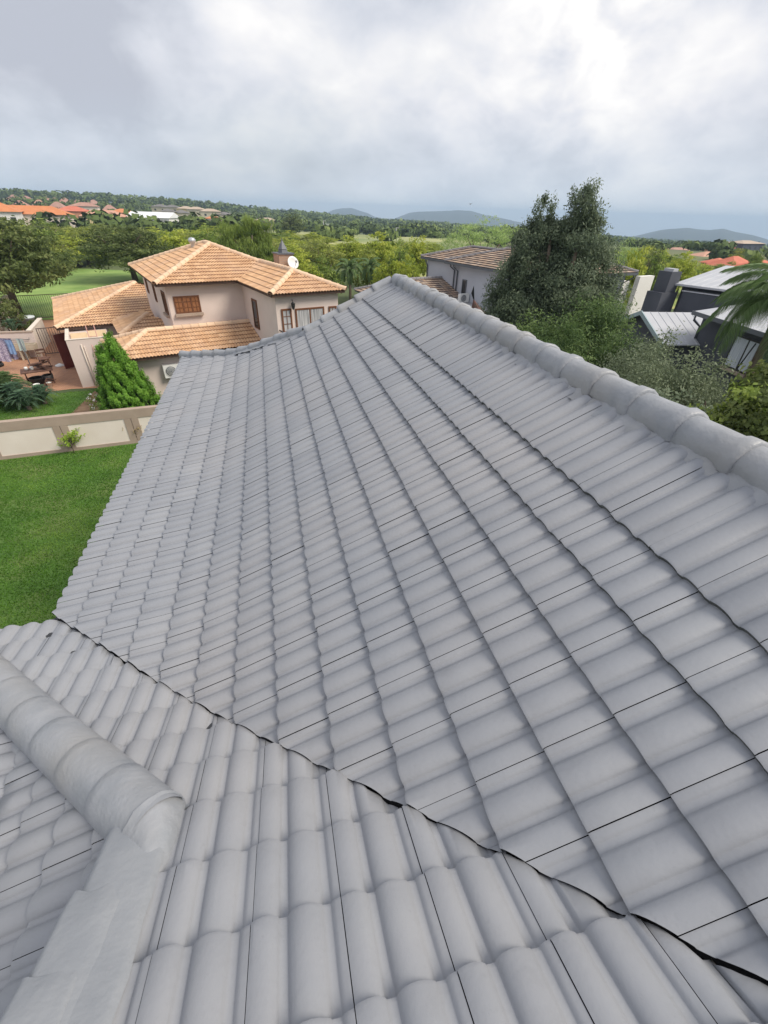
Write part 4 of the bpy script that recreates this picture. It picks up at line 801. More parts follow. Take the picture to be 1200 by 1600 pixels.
def leaves(rng, cen, nrm, lng, wid, droop=0.0, tint=None):
    n = len(cen); nrm = nrm + rng.normal(0, 0.55, (n, 3)); nrm /= np.linalg.norm(nrm, axis=1)[:, None] + 1e-9
    t = rng.normal(0, 1, (n, 3)); t[:, 2] -= droop; t -= nrm * np.sum(t * nrm, 1)[:, None]; t /= np.linalg.norm(t, axis=1)[:, None] + 1e-9
    b = np.cross(nrm, t); l = (lng * rng.uniform(0.6, 1.3, n))[:, None]; w = (wid * rng.uniform(0.6, 1.3, n))[:, None]
    V = np.stack([cen - t * l * .5, cen + b * w * .5 - t * l * .08, cen + t * l * .5, cen - b * w * .5 - t * l * .08], 1).reshape(-1, 3)
    return V, np.arange(4 * n).reshape(-1, 4)
def crown(seed, lobes, n, lng, wid, mt, clumps=26, spread=0.30, droop=0.3, hollow=0.55, tint_var=0.22, sprays=0.0):
    """leaf cloud: leaves gathered in clumps that sit in the outer part of each lobe"""
    rng = np.random.default_rng(seed); vol = np.array([(l[3] * l[4] * l[5]) ** 0.67 for l in lobes]); vol /= vol.sum(); VV = []; T_ = []
    for l, f in zip(lobes, vol):
        c = np.array(l[:3]); r = np.array(l[3:6]); k = max(4, int(clumps * f * len(lobes))); d = rng.normal(0, 1, (k, 3)); d /= np.linalg.norm(d, axis=1)[:, None]
        rad = hollow + (1 - hollow) * rng.random(k) ** 0.6; rad *= rng.uniform(0.8, 1.12, k); cc = d * rad[:, None]; m = max(6, int(n * f / k)); tt = rng.normal(0, tint_var, k)
        for q in range(k):
            mm = int(m * rng.uniform(0.5, 1.5)); off = rng.normal(0, 1, (mm, 3)); off /= np.linalg.norm(off, axis=1)[:, None]; off *= (rng.random(mm) ** 0.5)[:, None] * spread * rng.uniform(0.6, 1.3)
            off[:, 2] *= 0.7
            if sprays: off += d[q][None] * (rng.random(mm) ** 2)[:, None] * sprays + np.array([0, 0, 1.0])[None] * (rng.random(mm) ** 2)[:, None] * sprays * .6
            p = (cc[q][None] + off) * r[None] + c[None]; VV.append((p, off + d[q][None] * 0.6)); T_.append(np.clip(0.5 + tt[q] + rng.normal(0, 0.14, mm) + off[:, 2] * 0.5, 0, 1))  # leaf tint also rises towards the top of each clump
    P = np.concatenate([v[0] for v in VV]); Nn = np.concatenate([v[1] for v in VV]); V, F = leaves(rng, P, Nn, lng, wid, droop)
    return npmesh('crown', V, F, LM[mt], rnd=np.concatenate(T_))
def trunk_mesh(seed, h, r, forks, spread, top):
    rng = random.Random(seed); m = MB(); m.tube([(0, 0, -0.2), (0.05, 0, h * 0.35), (0, 0.06, h * 0.6)], [r * 1.2, r * 0.85, r * 0.7], 7)
    for i in range(forks):
        a = 2 * math.pi * i / forks + rng.uniform(-.4, .4); s = spread * rng.uniform(.5, 1); z0 = h * rng.uniform(.3, .58)
        m.tube([(0, 0, z0), (math.cos(a) * s * .4, math.sin(a) * s * .4, z0 + (top - z0) * .4), (math.cos(a) * s, math.sin(a) * s, z0 + (top - z0) * .85)], [r * .55, r * .35, r * .1], 5)
    o = m.build('trunk', BARK); me = o.data; bpy.data.objects.remove(o); return me
def tree_proto(kind, seed, mt, lobes, n, lng, wid, h=6.0, r=0.16, forks=6, **k):
    return dict(name=kind, crown=crown(seed, lobes, n, lng, wid, mt, **k), trunk=trunk_mesh(seed, h * .8, r, forks, 1.9, h * .85))
def rl(seed, n, R, z0, z1, rr_=(0.8, 1.5), flat=0.8):
    g = random.Random(seed); o = []
    for i in range(n): a = 2 * math.pi * i / n + g.uniform(-.5, .5); d = R * g.uniform(.35, 1); r = g.uniform(*rr_); o.append((math.cos(a) * d, math.sin(a) * d, g.uniform(z0, z1), r, r, r * flat))
    return o
PR = {}
for i, mt in enumerate(['yellow', 'yellow', 'olive', 'mid', 'dark', 'olive']):      # unit trees: 6 m tall, about 5 m wide
    PR['round%d' % i] = tree_proto('broadleaf_tree', 20 + i, mt, rl(40 + i, 9, 1.7, 1.9, 4.3, (1.0, 1.55)) + [(0, 0, 4.6, 1.4, 1.4, 1.2), (0, 0, 3.2, 1.7, 1.7, 1.3)], 5600, 0.27, 0.15, clumps=17, spread=0.42)
PR['big'] = tree_proto('broadleaf_tree', 71, 'dark', rl(72, 13, 2.5, 1.8, 4.4, (1.0, 1.5)) + [(0, 0, 4.4, 1.9, 1.9, 1.3)], 15000, 0.20, 0.11, clumps=26, spread=0.36, droop=0.8)
PR['left'] = tree_proto('broadleaf_tree', 75, 'dark', rl(76, 14, 2.4, 2.3, 4.6, (1.0, 1.5)) + [(0, 0, 4.4, 1.9, 1.9, 1.3)], 19000, 0.22, 0.09, clumps=30, spread=0.34, droop=1.6)
PR['feather'] = tree_proto('feathery_tree', 81, 'feather', rl(82, 12, 2.3, 2.4, 4.8, (0.8, 1.3), 0.5) + [(0, 0, 5.0, 1.3, 1.3, 0.8)], 7000, 0.22, 0.05, clumps=18, spread=0.5, sprays=0.25)
def place(proto, px, top, r, wpx, label, group=None, cat='tree', base=None, rz=None):
    """stand a tree at distance r so that its top reaches the given line of sight"""
    p = rp(px, top, r); z0 = terr(p[0], p[1]) if base is None else base; h = p[2] - z0; P_ = PR[proto]
    depth = float(np.array([p[0], p[1], (p[2] + z0) / 2]) @ CR[:, 2]); w = wpx * depth / FPX
    e = empty(P_['name'], (p[0], p[1], z0), RNG.uniform(0, 6.28) if rz is None else rz, label, cat, group); e.scale = (w / 5.4, w / 5.4, h / 5.9)
    link(P_['trunk'], 'trunk', e); link(P_['crown'], 'crown', e); return e

# individually recognisable trees
place('left', -42, 322, 52, 215, 'large dark tree overhanging the park lawn at the left edge')
place('big', 187, 345, 74, 140, 'wide dark green tree standing on the back edge of the park lawn')
place('round3', 62, 343, 98, 90, 'mid green tree behind the overhanging dark tree at left'); place('round2', 120, 352, 96, 90, 'olive green tree left of the wide dark tree')
place('round0', 268, 355, 80, 90, 'bright yellow-green tree just above the peak of the terracotta roof at left'); place('round3', 318, 350, 88, 90, 'mid green tree behind the terracotta roof peak')
place('round4', 455, 332, 210, 46, 'single dark round tree rising from the pale field')
place('round1', 590, 362, 66, 68, 'tall yellow-green tree above the left end of the grey ridge'); place('round0', 655, 364, 64, 52, 'narrow golden-green tree left of the brown striped roof')
place('round3', 625, 372, 58, 60, 'mid green tree between the two golden-green ones'); place('round1', 545, 368, 78, 70, 'yellow-green tree behind the small palms')
place('round2', 500, 372, 74, 80, 'olive green tree above the right end of the terracotta roof'); place('round0', 455, 376, 70, 66, 'yellow-green tree just behind the brick chimney')
place('feather', 762, 340, 62, 125, 'pale feathery acacia behind the brown striped roof')
place('feather', 985, 374, 52, 70, 'light green feathery tree right of the big dark tree'); place('round0', 1005, 380, 50, 60, 'yellow-green tree behind the white screen wall')
place('round3', 1040, 392, 56, 55, 'mid green tree behind the charcoal chimney'); place('round1', 1075, 392, 70, 50, 'yellow-green tree in front of the red roofs at right'); place('round4', 1030, 388, 75, 40, 'dark green tree between the yellow-green trees at right')
place('round2', 1158, 386, 130, 26, 'olive tree in front of the dark tan-roofed building'); place('round3', 1192, 386, 110, 24, 'green tree at the right edge before the tan-roofed building')
# the belt of bush beyond the park and the terracotta house
sky_x = [-40, 0, 120, 230, 270, 340, 430, 470, 520, 560, 600, 680, 760, 840, 900, 960, 1010, 1080, 1110, 1200, 1260]
sky_y = [341, 341, 350, 356, 354, 350, 362, 364, 368, 368, 366, 374, 380, 384, 386, 384, 384, 396, 410, 414, 414]
kinds = [('round0', 'bushy yellow-green tree in the belt of trees beyond the roofs', 'yellow-green trees in the belt beyond the roofs'), ('round1', 'bushy yellow-green tree in the belt of trees beyond the roofs', 'yellow-green trees in the belt beyond the roofs'),
         ('round2', 'olive green tree in the belt of trees beyond the roofs', 'olive trees in the belt beyond the roofs'), ('round3', 'plain green tree in the belt of trees beyond the roofs', 'green trees in the belt beyond the roofs'),
         ('round5', 'olive green tree in the belt of trees beyond the roofs', 'olive trees in the belt beyond the roofs'), ('round4', 'dark green tree in the belt of trees beyond the roofs', 'dark trees in the belt beyond the roofs')]
def land(x):
    for lim, t in ((60, 'at the far left edge'), (130, 'above the pale park lawn'), (205, 'above the walled yard'), (270, 'left of the terracotta roof peak'), (345, 'over the terracotta roof peak'), (430, 'by the dark weeping tree'), (480, 'behind the brick chimney'), (540, 'right of the terracotta roof'),
                   (600, 'above the small palms'), (680, 'over the end of the grey ridge'), (800, 'behind the brown striped roof'), (900, 'hidden behind the tall grey-green tree'), (975, 'right of the tall grey-green tree'), (1040, 'above the white screen wall'), (1110, 'over the charcoal chimney'), (1170, 'above the pale metal roof')):
        if x < lim: return t
    return 'at the far right edge'
used = {}; USE2 = {}
def lab(look, row, x):
    t = look.replace(' in the belt of trees beyond the roofs', '') + ' in %s row of tree belt, %s' % (['front', 'middle', 'back', 'nearest'][row], land(x)); used[t] = used.get(t, 0) + 1
    if len(t.split()) > 15: t = t.replace('bushy ', '').replace('plain ', '')
    n_ = USE2.get(t, 0); USE2[t] = n_ + 1
    if n_: t = ['', 'second ', 'third ', 'fourth ', 'fifth ', 'sixth ', 'seventh '][min(6, n_)] + t
    return t
g = random.Random(5)
for row, (r0, r1, dy, step) in enumerate([(88, 108, 16, 30), (108, 130, 8, 26), (130, 160, 0, 22)]):
    x = -30
    while x < 1230:
        x += step * g.uniform(.8, 1.2)
        if 520 < x < 960 and row == 2: continue
        if 690 < x < 790 and row < 2: continue
        ty = np.interp(x, sky_x, sky_y) + dy + g.uniform(-4, 6); r = g.uniform(r0, r1)
        if x > 960: r *= 0.75; 
        k = kinds[g.choice([0, 1, 2, 2, 3, 3, 4, 5]) if x < 430 else g.choice([0, 1, 0, 1, 2, 3, 4])]
        place(k[0], x, ty, r, step * g.uniform(1.7, 2.5), lab(k[1], row, x), k[2])
for x, ty, r, w in [(20, 366, 90, 90), (75, 370, 90, 80), (110, 366, 94, 90), (470, 396, 52, 70), (505, 398, 54, 70), (610, 392, 50, 60), (575, 385, 56, 56), (640, 398, 46, 50)]:
    k = kinds[g.choice([0, 1, 2, 3])]; place(k[0], x, ty, r, w, lab(k[1], 3, x), k[2])

# palms --------------------------------------------------------------------
def frond(seed, L_, rise, droop, nl, ll, mt='palm', lw=0.045, hang=1.0):
    rng = np.random.default_rng(seed); m = []; pts = []
    for i in range(13):
        t = i / 12; pts.append((L_ * t * (1 - 0.18 * t * t), 0, rise * L_ * math.sin(min(1, t * 1.25) * 1.6) * .6 - droop * L_ * t ** 2.4))
    pts = np.array(pts); V = []; F = []; tt = []
    for j in range(nl):
        t = 0.10 + 0.9 * j / nl; q = t * 12; i = min(11, int(q)); p = pts[i] + (pts[i + 1] - pts[i]) * (q - i); d = pts[min(i + 1, 12)] - pts[i]; d /= np.linalg.norm(d)
        for s in (-1, 1):
            l = ll * math.sin(math.pi * (0.12 + 0.84 * t)) ** 0.6 * rng.uniform(.8, 1.1); side = np.array([0, s, 0.0]); dr = side * 0.75 + d * 0.55 + np.array([0, 0, 0.25]); dr /= np.linalg.norm(dr)
            a = p; b = p + dr * l * .5 + np.array([0, 0, -0.10 * l * hang]); c = p + dr * l * .82 + np.array([0, 0, -0.55 * l * hang]); w = np.cross(dr, [0, 0, 1.0]); w = w / np.linalg.norm(w) * lw * .5
            o = len(V); V += [a - w * .5, a + w * .5, b - w, b + w, c - w * .15, c + w * .15]; F += [(o, o + 1, o + 3, o + 2), (o + 2, o + 3, o + 5, o + 4)]; k = rng.uniform(.2, .8); tt += [k, k]
    o = len(V)
    for i, p in enumerate(pts): w = 0.022 * (1 - i / 13) + .004; V += [p + [0, -w, -w], p + [0, w, -w], p + [0, 0, w]]
    for i in range(12):
        for k in range(3): F.append((o + 3 * i + k, o + 3 * i + (k + 1) % 3, o + 3 * i + 3 + (k + 1) % 3, o + 3 * i + 3 + k)); tt.append(0.9)
    return npmesh('frond', V, F, LM[mt], rnd=tt)
FR = [frond(300 + i, 2.9, 0.45, 0.55 + .1 * i, 150, 0.74, lw=0.021, hang=2.1) for i in range(3)]
def palm(loc, h, n, scale, label, group=None, tilt=(0.9, -0.7), r=0.13, frs=FR, name='palm_tree', azs=None):
    e = empty(name, loc, 0, label, 'palm tree', group); m = MB(); m.tube([(0, 0, -0.2), (0.05, 0, h * .5), (0, 0, h + 0.1)], [r * 1.3, r, r * .8], 9)
    m.build('trunk', BARK, e)
    for i in range(n):
        o = link(frs[i % len(frs)], 'frond', e); o.location = (0, 0, h); el = tilt[0] + (tilt[1] - tilt[0]) * (i / n); az = i * 2.4 if azs is None else azs[i]
        o.rotation_euler = (0, -el, az); o.scale = (scale,) * 3
    return e
pb = gp(1222, 470, -2.6)
pk = rp(1224, 478, 17.0)
palm((pk[0], pk[1], GZ), pk[2] - GZ, 21, 0.68, 'large feathery palm leaning in from the right edge', tilt=(0.95, -0.35))
FS = [frond(320 + i, 1.7, 0.5, 0.5, 26, 0.55, lw=0.09) for i in range(2)]
for px, tp, r, lb in [(546, 410, 50, 'left of two small palms right of the terracotta roof'), (578, 408, 53, 'right of two small palms, beside the grey ridge end'), (430, 352, 95, 'small palm top above the tree belt')][:2]:
    p = rp(px, tp + 12, r); palm((p[0], p[1], GZ), p[2] - GZ, 16, 1.0, lb, 'small palms beyond the terracotta house', r=0.13, frs=FS, tilt=(1.0, -0.9))
# weeping dark tree behind the terracotta roof
p = rp(385, 360, 60); hh = rp(388, 340, 60)[2] - GZ
e = empty('weeping_tree', (p[0], p[1], GZ), 0, 'tall dark weeping tree with hanging strands behind the terracotta roof', 'tree')
lw_ = [(-1.6, 0, hh - 1.5, 1.3, 1.2, 1.4), (0.2, 0, hh - 1.2, 1.3, 1.2, 1.3), (1.7, .2, hh - 2.0, 1.4, 1.3, 1.7), (-2.6, 0, hh - 3.2, 1.3, 1.2, 1.9), (-0.8, -.5, hh - 3.6, 1.5, 1.3, 2.0), (1.0, -.5, hh - 3.8, 1.5, 1.3, 2.0), (2.7, 0, hh - 4.2, 1.2, 1.2, 1.9)]
link(crown(401, lw_, 26000, .62, .045, 'mid', clumps=34, spread=0.5, droop=5.0, hollow=0.3, tint_var=.16), 'crown', e)
m = MB()
for i in range(5): a = i * 1.25; m.tube([(0.2 * math.cos(a), .2 * math.sin(a), 0), (1.2 * math.cos(a), .6 * math.sin(a), hh - 3.0), (2.0 * math.cos(a), 1.0 * math.sin(a), hh - 1.6)], [0.2, 0.12, .05], 6)
m.build('trunk', BARK, e)

# the big grey-green tree and the shrubbery below the ridge at right ---------------
def shrub(name, loc, lobes, n, lng, wid, mt, label, cat='bush', group=None, stem=True, seed=0, th=0.08, **k):
    e = empty(name, loc, 0, label, cat, group); link(crown(seed, lobes, n, lng, wid, mt, **k), 'crown', e)
    if stem:
        m = MB(); zt = max(l[2] for l in lobes)
        for i in range(4): a = i * 1.6 + seed; x, y = math.cos(a), math.sin(a); m.tube([(x * .1, y * .1, -.1), (x * .5, y * .5, zt * .5), (x * .8, y * .8, zt * .9)], [th, th * .7, th * .25], 6)
        m.build('trunk', BARK, e)
    return e
bt = rp(868, 470, 22.0); hb = rp(927, 285, 22.0)[2] - GZ
bx_, by_ = bt[0], bt[1]; sxd = np.array([0.88, -0.47])    # across the line of sight
def lob(s, t, z, r, rz_): return (sxd[0] * s + .47 * t, sxd[1] * s + .88 * t, z, r, r, rz_)
H_ = hb
L_ = [lob(0.25, 0, H_ - 0.95, 0.55, 1.15), lob(0.55, 0, H_ - 1.9, 0.95, 1.3), lob(1.35, .2, H_ - 2.9, 0.9, 1.1), lob(-0.85, .2, H_ - 2.1, 0.55, 1.1), lob(-1.15, 0, H_ - 1.5, 0.5, 1.1), lob(-1.6, -.2, H_ - 2.6, 0.75, 1.1), lob(-0.3, .1, H_ - 3.2, 1.0, 1.1), lob(-0.2, .1, H_ - 2.5, 0.6, 1.0), lob(-1.9, .1, H_ - 3.6, 0.9, 1.2),
      lob(0.4, -.5, H_ - 3.8, 1.3, 1.3), lob(1.7, -.2, H_ - 4.1, 1.0, 1.2), lob(-1.2, -.2, H_ - 4.6, 1.3, 1.3), lob(-2.3, 0, H_ - 4.9, 0.95, 1.1), lob(0.2, -.4, H_ - 5.6, 1.4, 1.2), lob(1.7, 0, H_ - 5.6, 1.1, 1.1), lob(-1.4, 0, H_ - 6.4, 1.3, 1.0), lob(-2.6, 0, H_ - 6.2, 0.9, 1.0), lob(2.2, .1, H_ - 4.8, 0.7, 1.0)]
BT = shrub('tall_tree', (bx_, by_, GZ), L_, 150000, 0.135, 0.048, 'brown', 'tall dense grey-green tree rising above the grey ridge at right', 'tree', seed=3, th=0.22, clumps=70, spread=0.44, droop=0.9, hollow=0.2, tint_var=0.16, sprays=0.13)
BT.children[1].name = 'trunk'
def at_(px, py, r, base=GZ): p = rp(px, py, r); return (p[0], p[1], base), p[2] - base
def bush(px, py, r, wid_m, mt, label, n=9000, lng=0.12, wd=0.035, seed=1, name='bush', **k):
    (x, y, b), h = at_(px, py, r); g2 = random.Random(seed); lo = []
    for i in range(11): a = g2.uniform(0, 6.28); d = wid_m * .5 * g2.uniform(0, .75); z = h * g2.uniform(.35, .86); lo.append((math.cos(a) * d, math.sin(a) * d, z, wid_m * .24, wid_m * .24, wid_m * .26))
    lo.append((0, 0, h - wid_m * .22, wid_m * .22, wid_m * .22, wid_m * .24))
    return shrub(name, (x, y, b), lo, n, lng, wd, mt, label, seed=seed, **k)
kk = dict(spread=0.6, clumps=24, hollow=0.25)
bush(835, 500, 17.5, 3.0, 'fern', 'dark green bush at the foot of the big tree, left side', 20400, .12, 0.045, 11, sprays=.4, **kk)
bush(935, 468, 17.5, 3.4, 'fern', 'soft green conifer-like bush right of the big tree trunk', 34000, .13, 0.038, 12, sprays=.5, **kk)
bush(880, 505, 15.5, 2.6, 'fern', 'soft green bush directly behind the grey ridge below the big tree', 20400, .11, 0.038, 13, sprays=.4, **kk)
bush(975, 520, 16.0, 2.2, 'fern', 'green bush between the soft conifer and the olive bushes', 15300, .11, 0.038, 21, sprays=.4, **kk)
bush(1020, 524, 14.0, 3.0, 'silver', 'silvery olive bush in front of the charcoal gable', 28900, .085, 0.033, 14, sprays=.4, **kk)
bush(1068, 548, 12.5, 2.8, 'silver', 'second silvery olive bush, right of the first', 28900, .08, 0.033, 15, sprays=.4, **kk)
bush(1118, 572, 13.5, 2.4, 'silver', 'silvery olive bush below the charcoal house window', 23800, .08, 0.033, 16, sprays=.4, **kk)
bush(1000, 575, 11.5, 2.2, 'silver', 'low silvery bush close behind the grey ridge', 17000, .07, 0.03, 17, sprays=.3, **kk)
bush(1212, 560, 12.0, 2.2, 'dark', 'dark green bush at the right edge under the palm', 17000, .11, 0.083, 18, **kk)
bush(1165, 612, 10.5, 2.4, 'mid', 'green leafy bush low at the right behind the ridge', 20400, .10, 0.075, 19, **kk)
bush(1210, 610, 10.0, 2.2, 'dark', 'dark leafy bush at the right edge', 17000, .10, 0.075, 20, **kk)
bush(1060, 600, 9.8, 2.2, 'brown', 'dark shaded bush just above the ridge tiles at right', 15300, .09, 0.045, 22, **kk)
bush(790, 520, 18.5, 2.0, 'fern', 'small green bush left of the big tree foot', 11900, .11, 0.045, 23, sprays=.3, **kk)

# yard plants ----------------------------------------------------------------------
def thuja():
    e = empty('conical_conifer', (-6.8, 21.7, GZ), 0, 'bright green clipped conical conifer behind the boundary wall', 'conifer'); rng = np.random.default_rng(5); P_ = []; Nn = []; tt = []
    for (cx, cy, h, w) in ((0.0, 0, 4.1, 1.25), (-0.55, 0.1, 3.6, 0.85), (0.6, -0.05, 2.9, 1.05), (0.0, -0.45, 3.0, 1.1), (-0.35, -0.35, 3.3, 0.8), (0.4, -0.3, 3.4, 0.8)):
        for q in range(120):
            a = rng.uniform(0, 6.28); v = rng.random() ** 0.85; z = 0.1 + (h - 0.3) * v; prof = w * min(1, (1 - v) * 1.2 + 0.05) * (0.74 + 0.26 * min(1, v * 5)) * rng.uniform(.80, 1.06); x, y = cx + math.cos(a) * prof * .93, cy + math.sin(a) * prof * .93
            m = 210; o = rng.normal(0, 1, (m, 3)); o /= np.linalg.norm(o, axis=1)[:, None]; sz = rng.uniform(.8, 1.2); o *= (rng.random(m) ** .45)[:, None] * np.array([.12, .12, .27]) * sz; o[:, 0] += o[:, 2] * math.cos(a) * .3; o[:, 1] += o[:, 2] * math.sin(a) * .3
            P_.append(np.array([x, y, z]) + o); Nn.append(o * 5 + np.array([math.cos(a), math.sin(a), .2])); tt.append(np.clip(.38 + rng.normal(0, .10) + o[:, 2] * 1.5 + rng.normal(0, .1, m), 0, 1))  # tint also rises towards the upper end of each spray
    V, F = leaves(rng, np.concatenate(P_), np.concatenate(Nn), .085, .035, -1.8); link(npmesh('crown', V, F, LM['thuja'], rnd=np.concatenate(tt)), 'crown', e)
    m = MB(); m.lathe((0.1, 0, 0), [(0.0, 0), (1.0, 0.1), (0.95, 0.7), (0.55, 1.9), (0.1, 3.0), (0, 3.2)], 12); m.build('dark_core', mat('painted_core_shade', (0.02, 0.035, 0.01), rough=1), e)  # solid near-black core; its colour paints the shade in gaps between the sprays
thuja()
FC = [frond(360 + i, 1.3, 0.75, 0.40, 60, 0.24, 'cycad', lw=0.022, hang=.2) for i in range(2)]; FG = [frond(365, 1.5, .7, .4, 34, .35, 'palm', lw=.05, hang=.3)]
for x, y, s, fr, lb in [(-13.7, 25.6, 1.15, FG, 'fresh green cycad at the left edge of the neighbour lawn'), (-12.9, 24.9, 1.0, FC, 'blue-green cycad in the middle of the bed'), (-12.2, 24.2, .85, FC, 'blue-green cycad nearest the boundary wall'), (-14.0, 24.2, 1.0, FC, 'blue-green cycad at the left edge behind the wall'), (-11.8, 25.0, .8, FC, 'small blue-green cycad at the right end of the bed')]:
    palm((x, y, GZ), 0.12, 40, s, lb, 'cycads in the bed by the boundary wall', (1.35, 0.05), 0.10, fr, 'cycad')['category'] = 'cycad'
palm((-18.6, 39.6, GZ), 0.5, 18, 0.9, 'small dark cycad beside the grey bin behind the yard wall', None, (1.2, .1), .14, FC, 'cycad')['category'] = 'cycad'
shrub('lime_bush', (-14.1, 22.6, GZ), [(0, 0, .7, .5, .5, .45), (-.3, .1, 1.1, .45, .4, .4)], 2200, .09, .06, 'lime', 'lime green bush at the left edge behind the boundary wall', seed=31, th=.03, clumps=14)
shrub('dark_bush', tuple(rp(6, 480, 45.0)[:2]) + (GZ,), [(0, 0, 1.5, 1.3, 1.2, 1.1), (.9, 0, 1.0, .9, .9, .8), (-.9, .3, 2.0, 1.2, 1, 1)], 7000, .13, .07, 'dark', 'dark green bush above the driveway wall at left', seed=33, th=.06)
def small_tree(loc, h, label, mt, n, seed, twigs=14, lng=.08):
    e = empty('young_shrub', loc, 0, label, 'shrub'); rng = np.random.default_rng(seed); m = MB(); m.tube([(0, 0, -.05), (.02, .0, h * .3), (-.04, 0, h * .45)], [.022, .018, .014], 6); P_ = []
    for i in range(twigs):
        a = rng.uniform(0, 6.28); el = rng.uniform(.5, 1.3); l = h * rng.uniform(.3, .6); z0 = h * rng.uniform(.2, .5); d = np.array([math.cos(a) * math.cos(el), math.sin(a) * math.cos(el), math.sin(el)]); p0 = np.array([-.02, 0, z0]); p1 = p0 + d * l * .6 + rng.normal(0, .03, 3); p2 = p0 + d * l + rng.normal(0, .05, 3)
        m.tube([p0, p1, p2], [.010, .007, .003], 4)
        for k in range(n): t = rng.uniform(.45, 1.05); P_.append(p0 + (p2 - p0) * t + rng.normal(0, .045, 3))
    m.build('stem', BARK, e); P_ = np.array(P_); V, F = leaves(rng, P_, rng.normal(0, 1, P_.shape) + [0, 0, 1], lng, lng * .55); link(npmesh('foliage', V, F, LM[mt], rnd=rng.random(len(P_))), 'foliage', e); return e
q = gp(116, 708, GZ); small_tree((q[0], q[1], GZ), 1.15, 'young yellow-green shrub on the lawn before the boundary wall', 'lime', 16, 3, 18, lng=.11)
q = gp(228, 686, GZ); small_tree((q[0] - .35, q[1] - .12, GZ), 1.05, 'dry straw-coloured shrub against the boundary wall near the grey eave', 'twig', 20, 4, 26, .085)
rng = np.random.default_rng(9)
for i, (px, py) in enumerate([(141, 616), (147, 626), (137, 622), (143, 633), (150, 618), (146, 638)]):
    q = gp(px, py, GZ + .35); fl = empty('flowering_plant', (q[0], q[1], GZ), 0, ['first', 'second', 'third', 'fourth', 'fifth', 'nearest'][i] + ' white-flowered low plant left of the conical conifer', 'flower', 'white flowers by the conical conifer')
    P_ = rng.normal(0, .09, (36, 3)) + [0, 0, .18]; V, F = leaves(rng, P_, rng.normal(0, 1, (36, 3)), .12, .05); link(npmesh('foliage', V, F, LM['mid'], rnd=rng.random(36)), 'foliage', fl)
    P_ = rng.normal(0, .035, (14, 3)) + [0, 0, .36]; V, F = leaves(rng, P_, rng.normal(0, 1, (14, 3)) + [0, -.5, 1], .06, .06); link(npmesh('bloom', V, F, WHITEM, rnd=rng.random(14)), 'bloom', fl)
sheet('soil_bed', [(-10.3, 19.3), (-6.2, 19.8), (-6.6, 26.9), (-9.9, 26.6)], 0.010, mat('garden_soil', (0.17, 0.10, 0.06), (0.26, 0.17, 0.10), 3, .95, .5, 30))
sheet('soil_edge', [(-15.5, 18.05), (-1.6, 19.9), (-1.6, 20.1), (-15.5, 18.25)], 0.016, mat('garden_soil', (0.2, 0.1, 0.06)))
# grass blades on the two lawns
def blades(name, poly, n, h, seed):
    rng = np.random.default_rng(seed); (x0, y0), (x1, y1), (x2, y2), (x3, y3) = poly; s, t = rng.random(n), rng.random(n)
    x = (x0 * (1 - s) + x1 * s) * (1 - t) + (x3 * (1 - s) + x2 * s) * t; y = (y0 * (1 - s) + y1 * s) * (1 - t) + (y3 * (1 - s) + y2 * s) * t
    b = np.stack([x, y, np.full(n, GZ + .004)], 1); a = rng.uniform(0, 6.28, n); w = np.stack([np.cos(a), np.sin(a), 0 * a], 1) * rng.uniform(.008, .02, n)[:, None]; tip = b + np.stack([rng.normal(0, .025, n), rng.normal(0, .025, n), h * rng.uniform(.5, 1.2, n)], 1)
    V = np.stack([b - w, b + w, tip], 1).reshape(-1, 3); patch = np.array([mn.noise(Vector((q[0] * .5, q[1] * .5, 0))) + .5 * mn.noise(Vector((q[0] * 2.1, q[1] * 2.1, 3))) for q in b[::1]])
    return tag(link(npmesh(name, V, np.arange(3 * n).reshape(-1, 3), attr_mat('grass_blade', [(0, (0.048, 0.13, 0.012)), (.5, (0.095, 0.215, 0.024)), (1, (0.21, 0.34, 0.06))], .7, trans=.2, spec=.2), rnd=np.clip(.45 + .45 * patch + rng.normal(0, .14, n), 0, 1)), name), kind='stuff', label='short mown green grass of the lawn', cat='grass')
blades('grass', [(-13.0, 6.0), (-1.7, 6.0), (-1.7, 19.75), (-13.0, 18.3)], 150000, .045, 2)['label'] = 'short mown green grass of the lawn below the grey eave'
blades('grass', [(-14.4, 18.9), (-10.0, 19.5), (-9.9, 26.9), (-14.4, 26.0)], 22000, .04, 4)['label'] = 'short grass of the neighbour lawn behind the boundary wall'

# ================================================================== far woods, houses, hills, air
rng = np.random.default_rng(77); VV = []; FF = []; TT_ = []; off = 0; g = random.Random(8)
ntree = 0
def far_blob(x, y, h, w, nq):
    global off
    z = terr(x, y); d = rng.normal(0, 1, (nq, 3)); d /= np.linalg.norm(d, axis=1)[:, None]; d *= (0.55 + .45 * rng.random(nq) ** .5)[:, None]; P_ = np.array([x, y, z + h * .55]) + d * np.array([w * .5, w * .5, h * .45])
    V, F = leaves(rng, P_, d * 2 + [0, 0, .4], w * .30, w * .24); VV.append(V); FF.append(F + off); off += len(V); TT_.append(np.clip(.42 + rng.normal(0, .16) + rng.normal(0, .1, nq) + d[:, 2] * .15, 0, 1))  # tint also rises slightly towards the top of the tree
def clearing(az, r): return (-1 < az < 26 and 165 < r < 300) or (3 < az < 14 and 395 < r < 520) or (12 < az < 23 and 820 < r < 960) or (az < -1 and 560 < r < 640) 
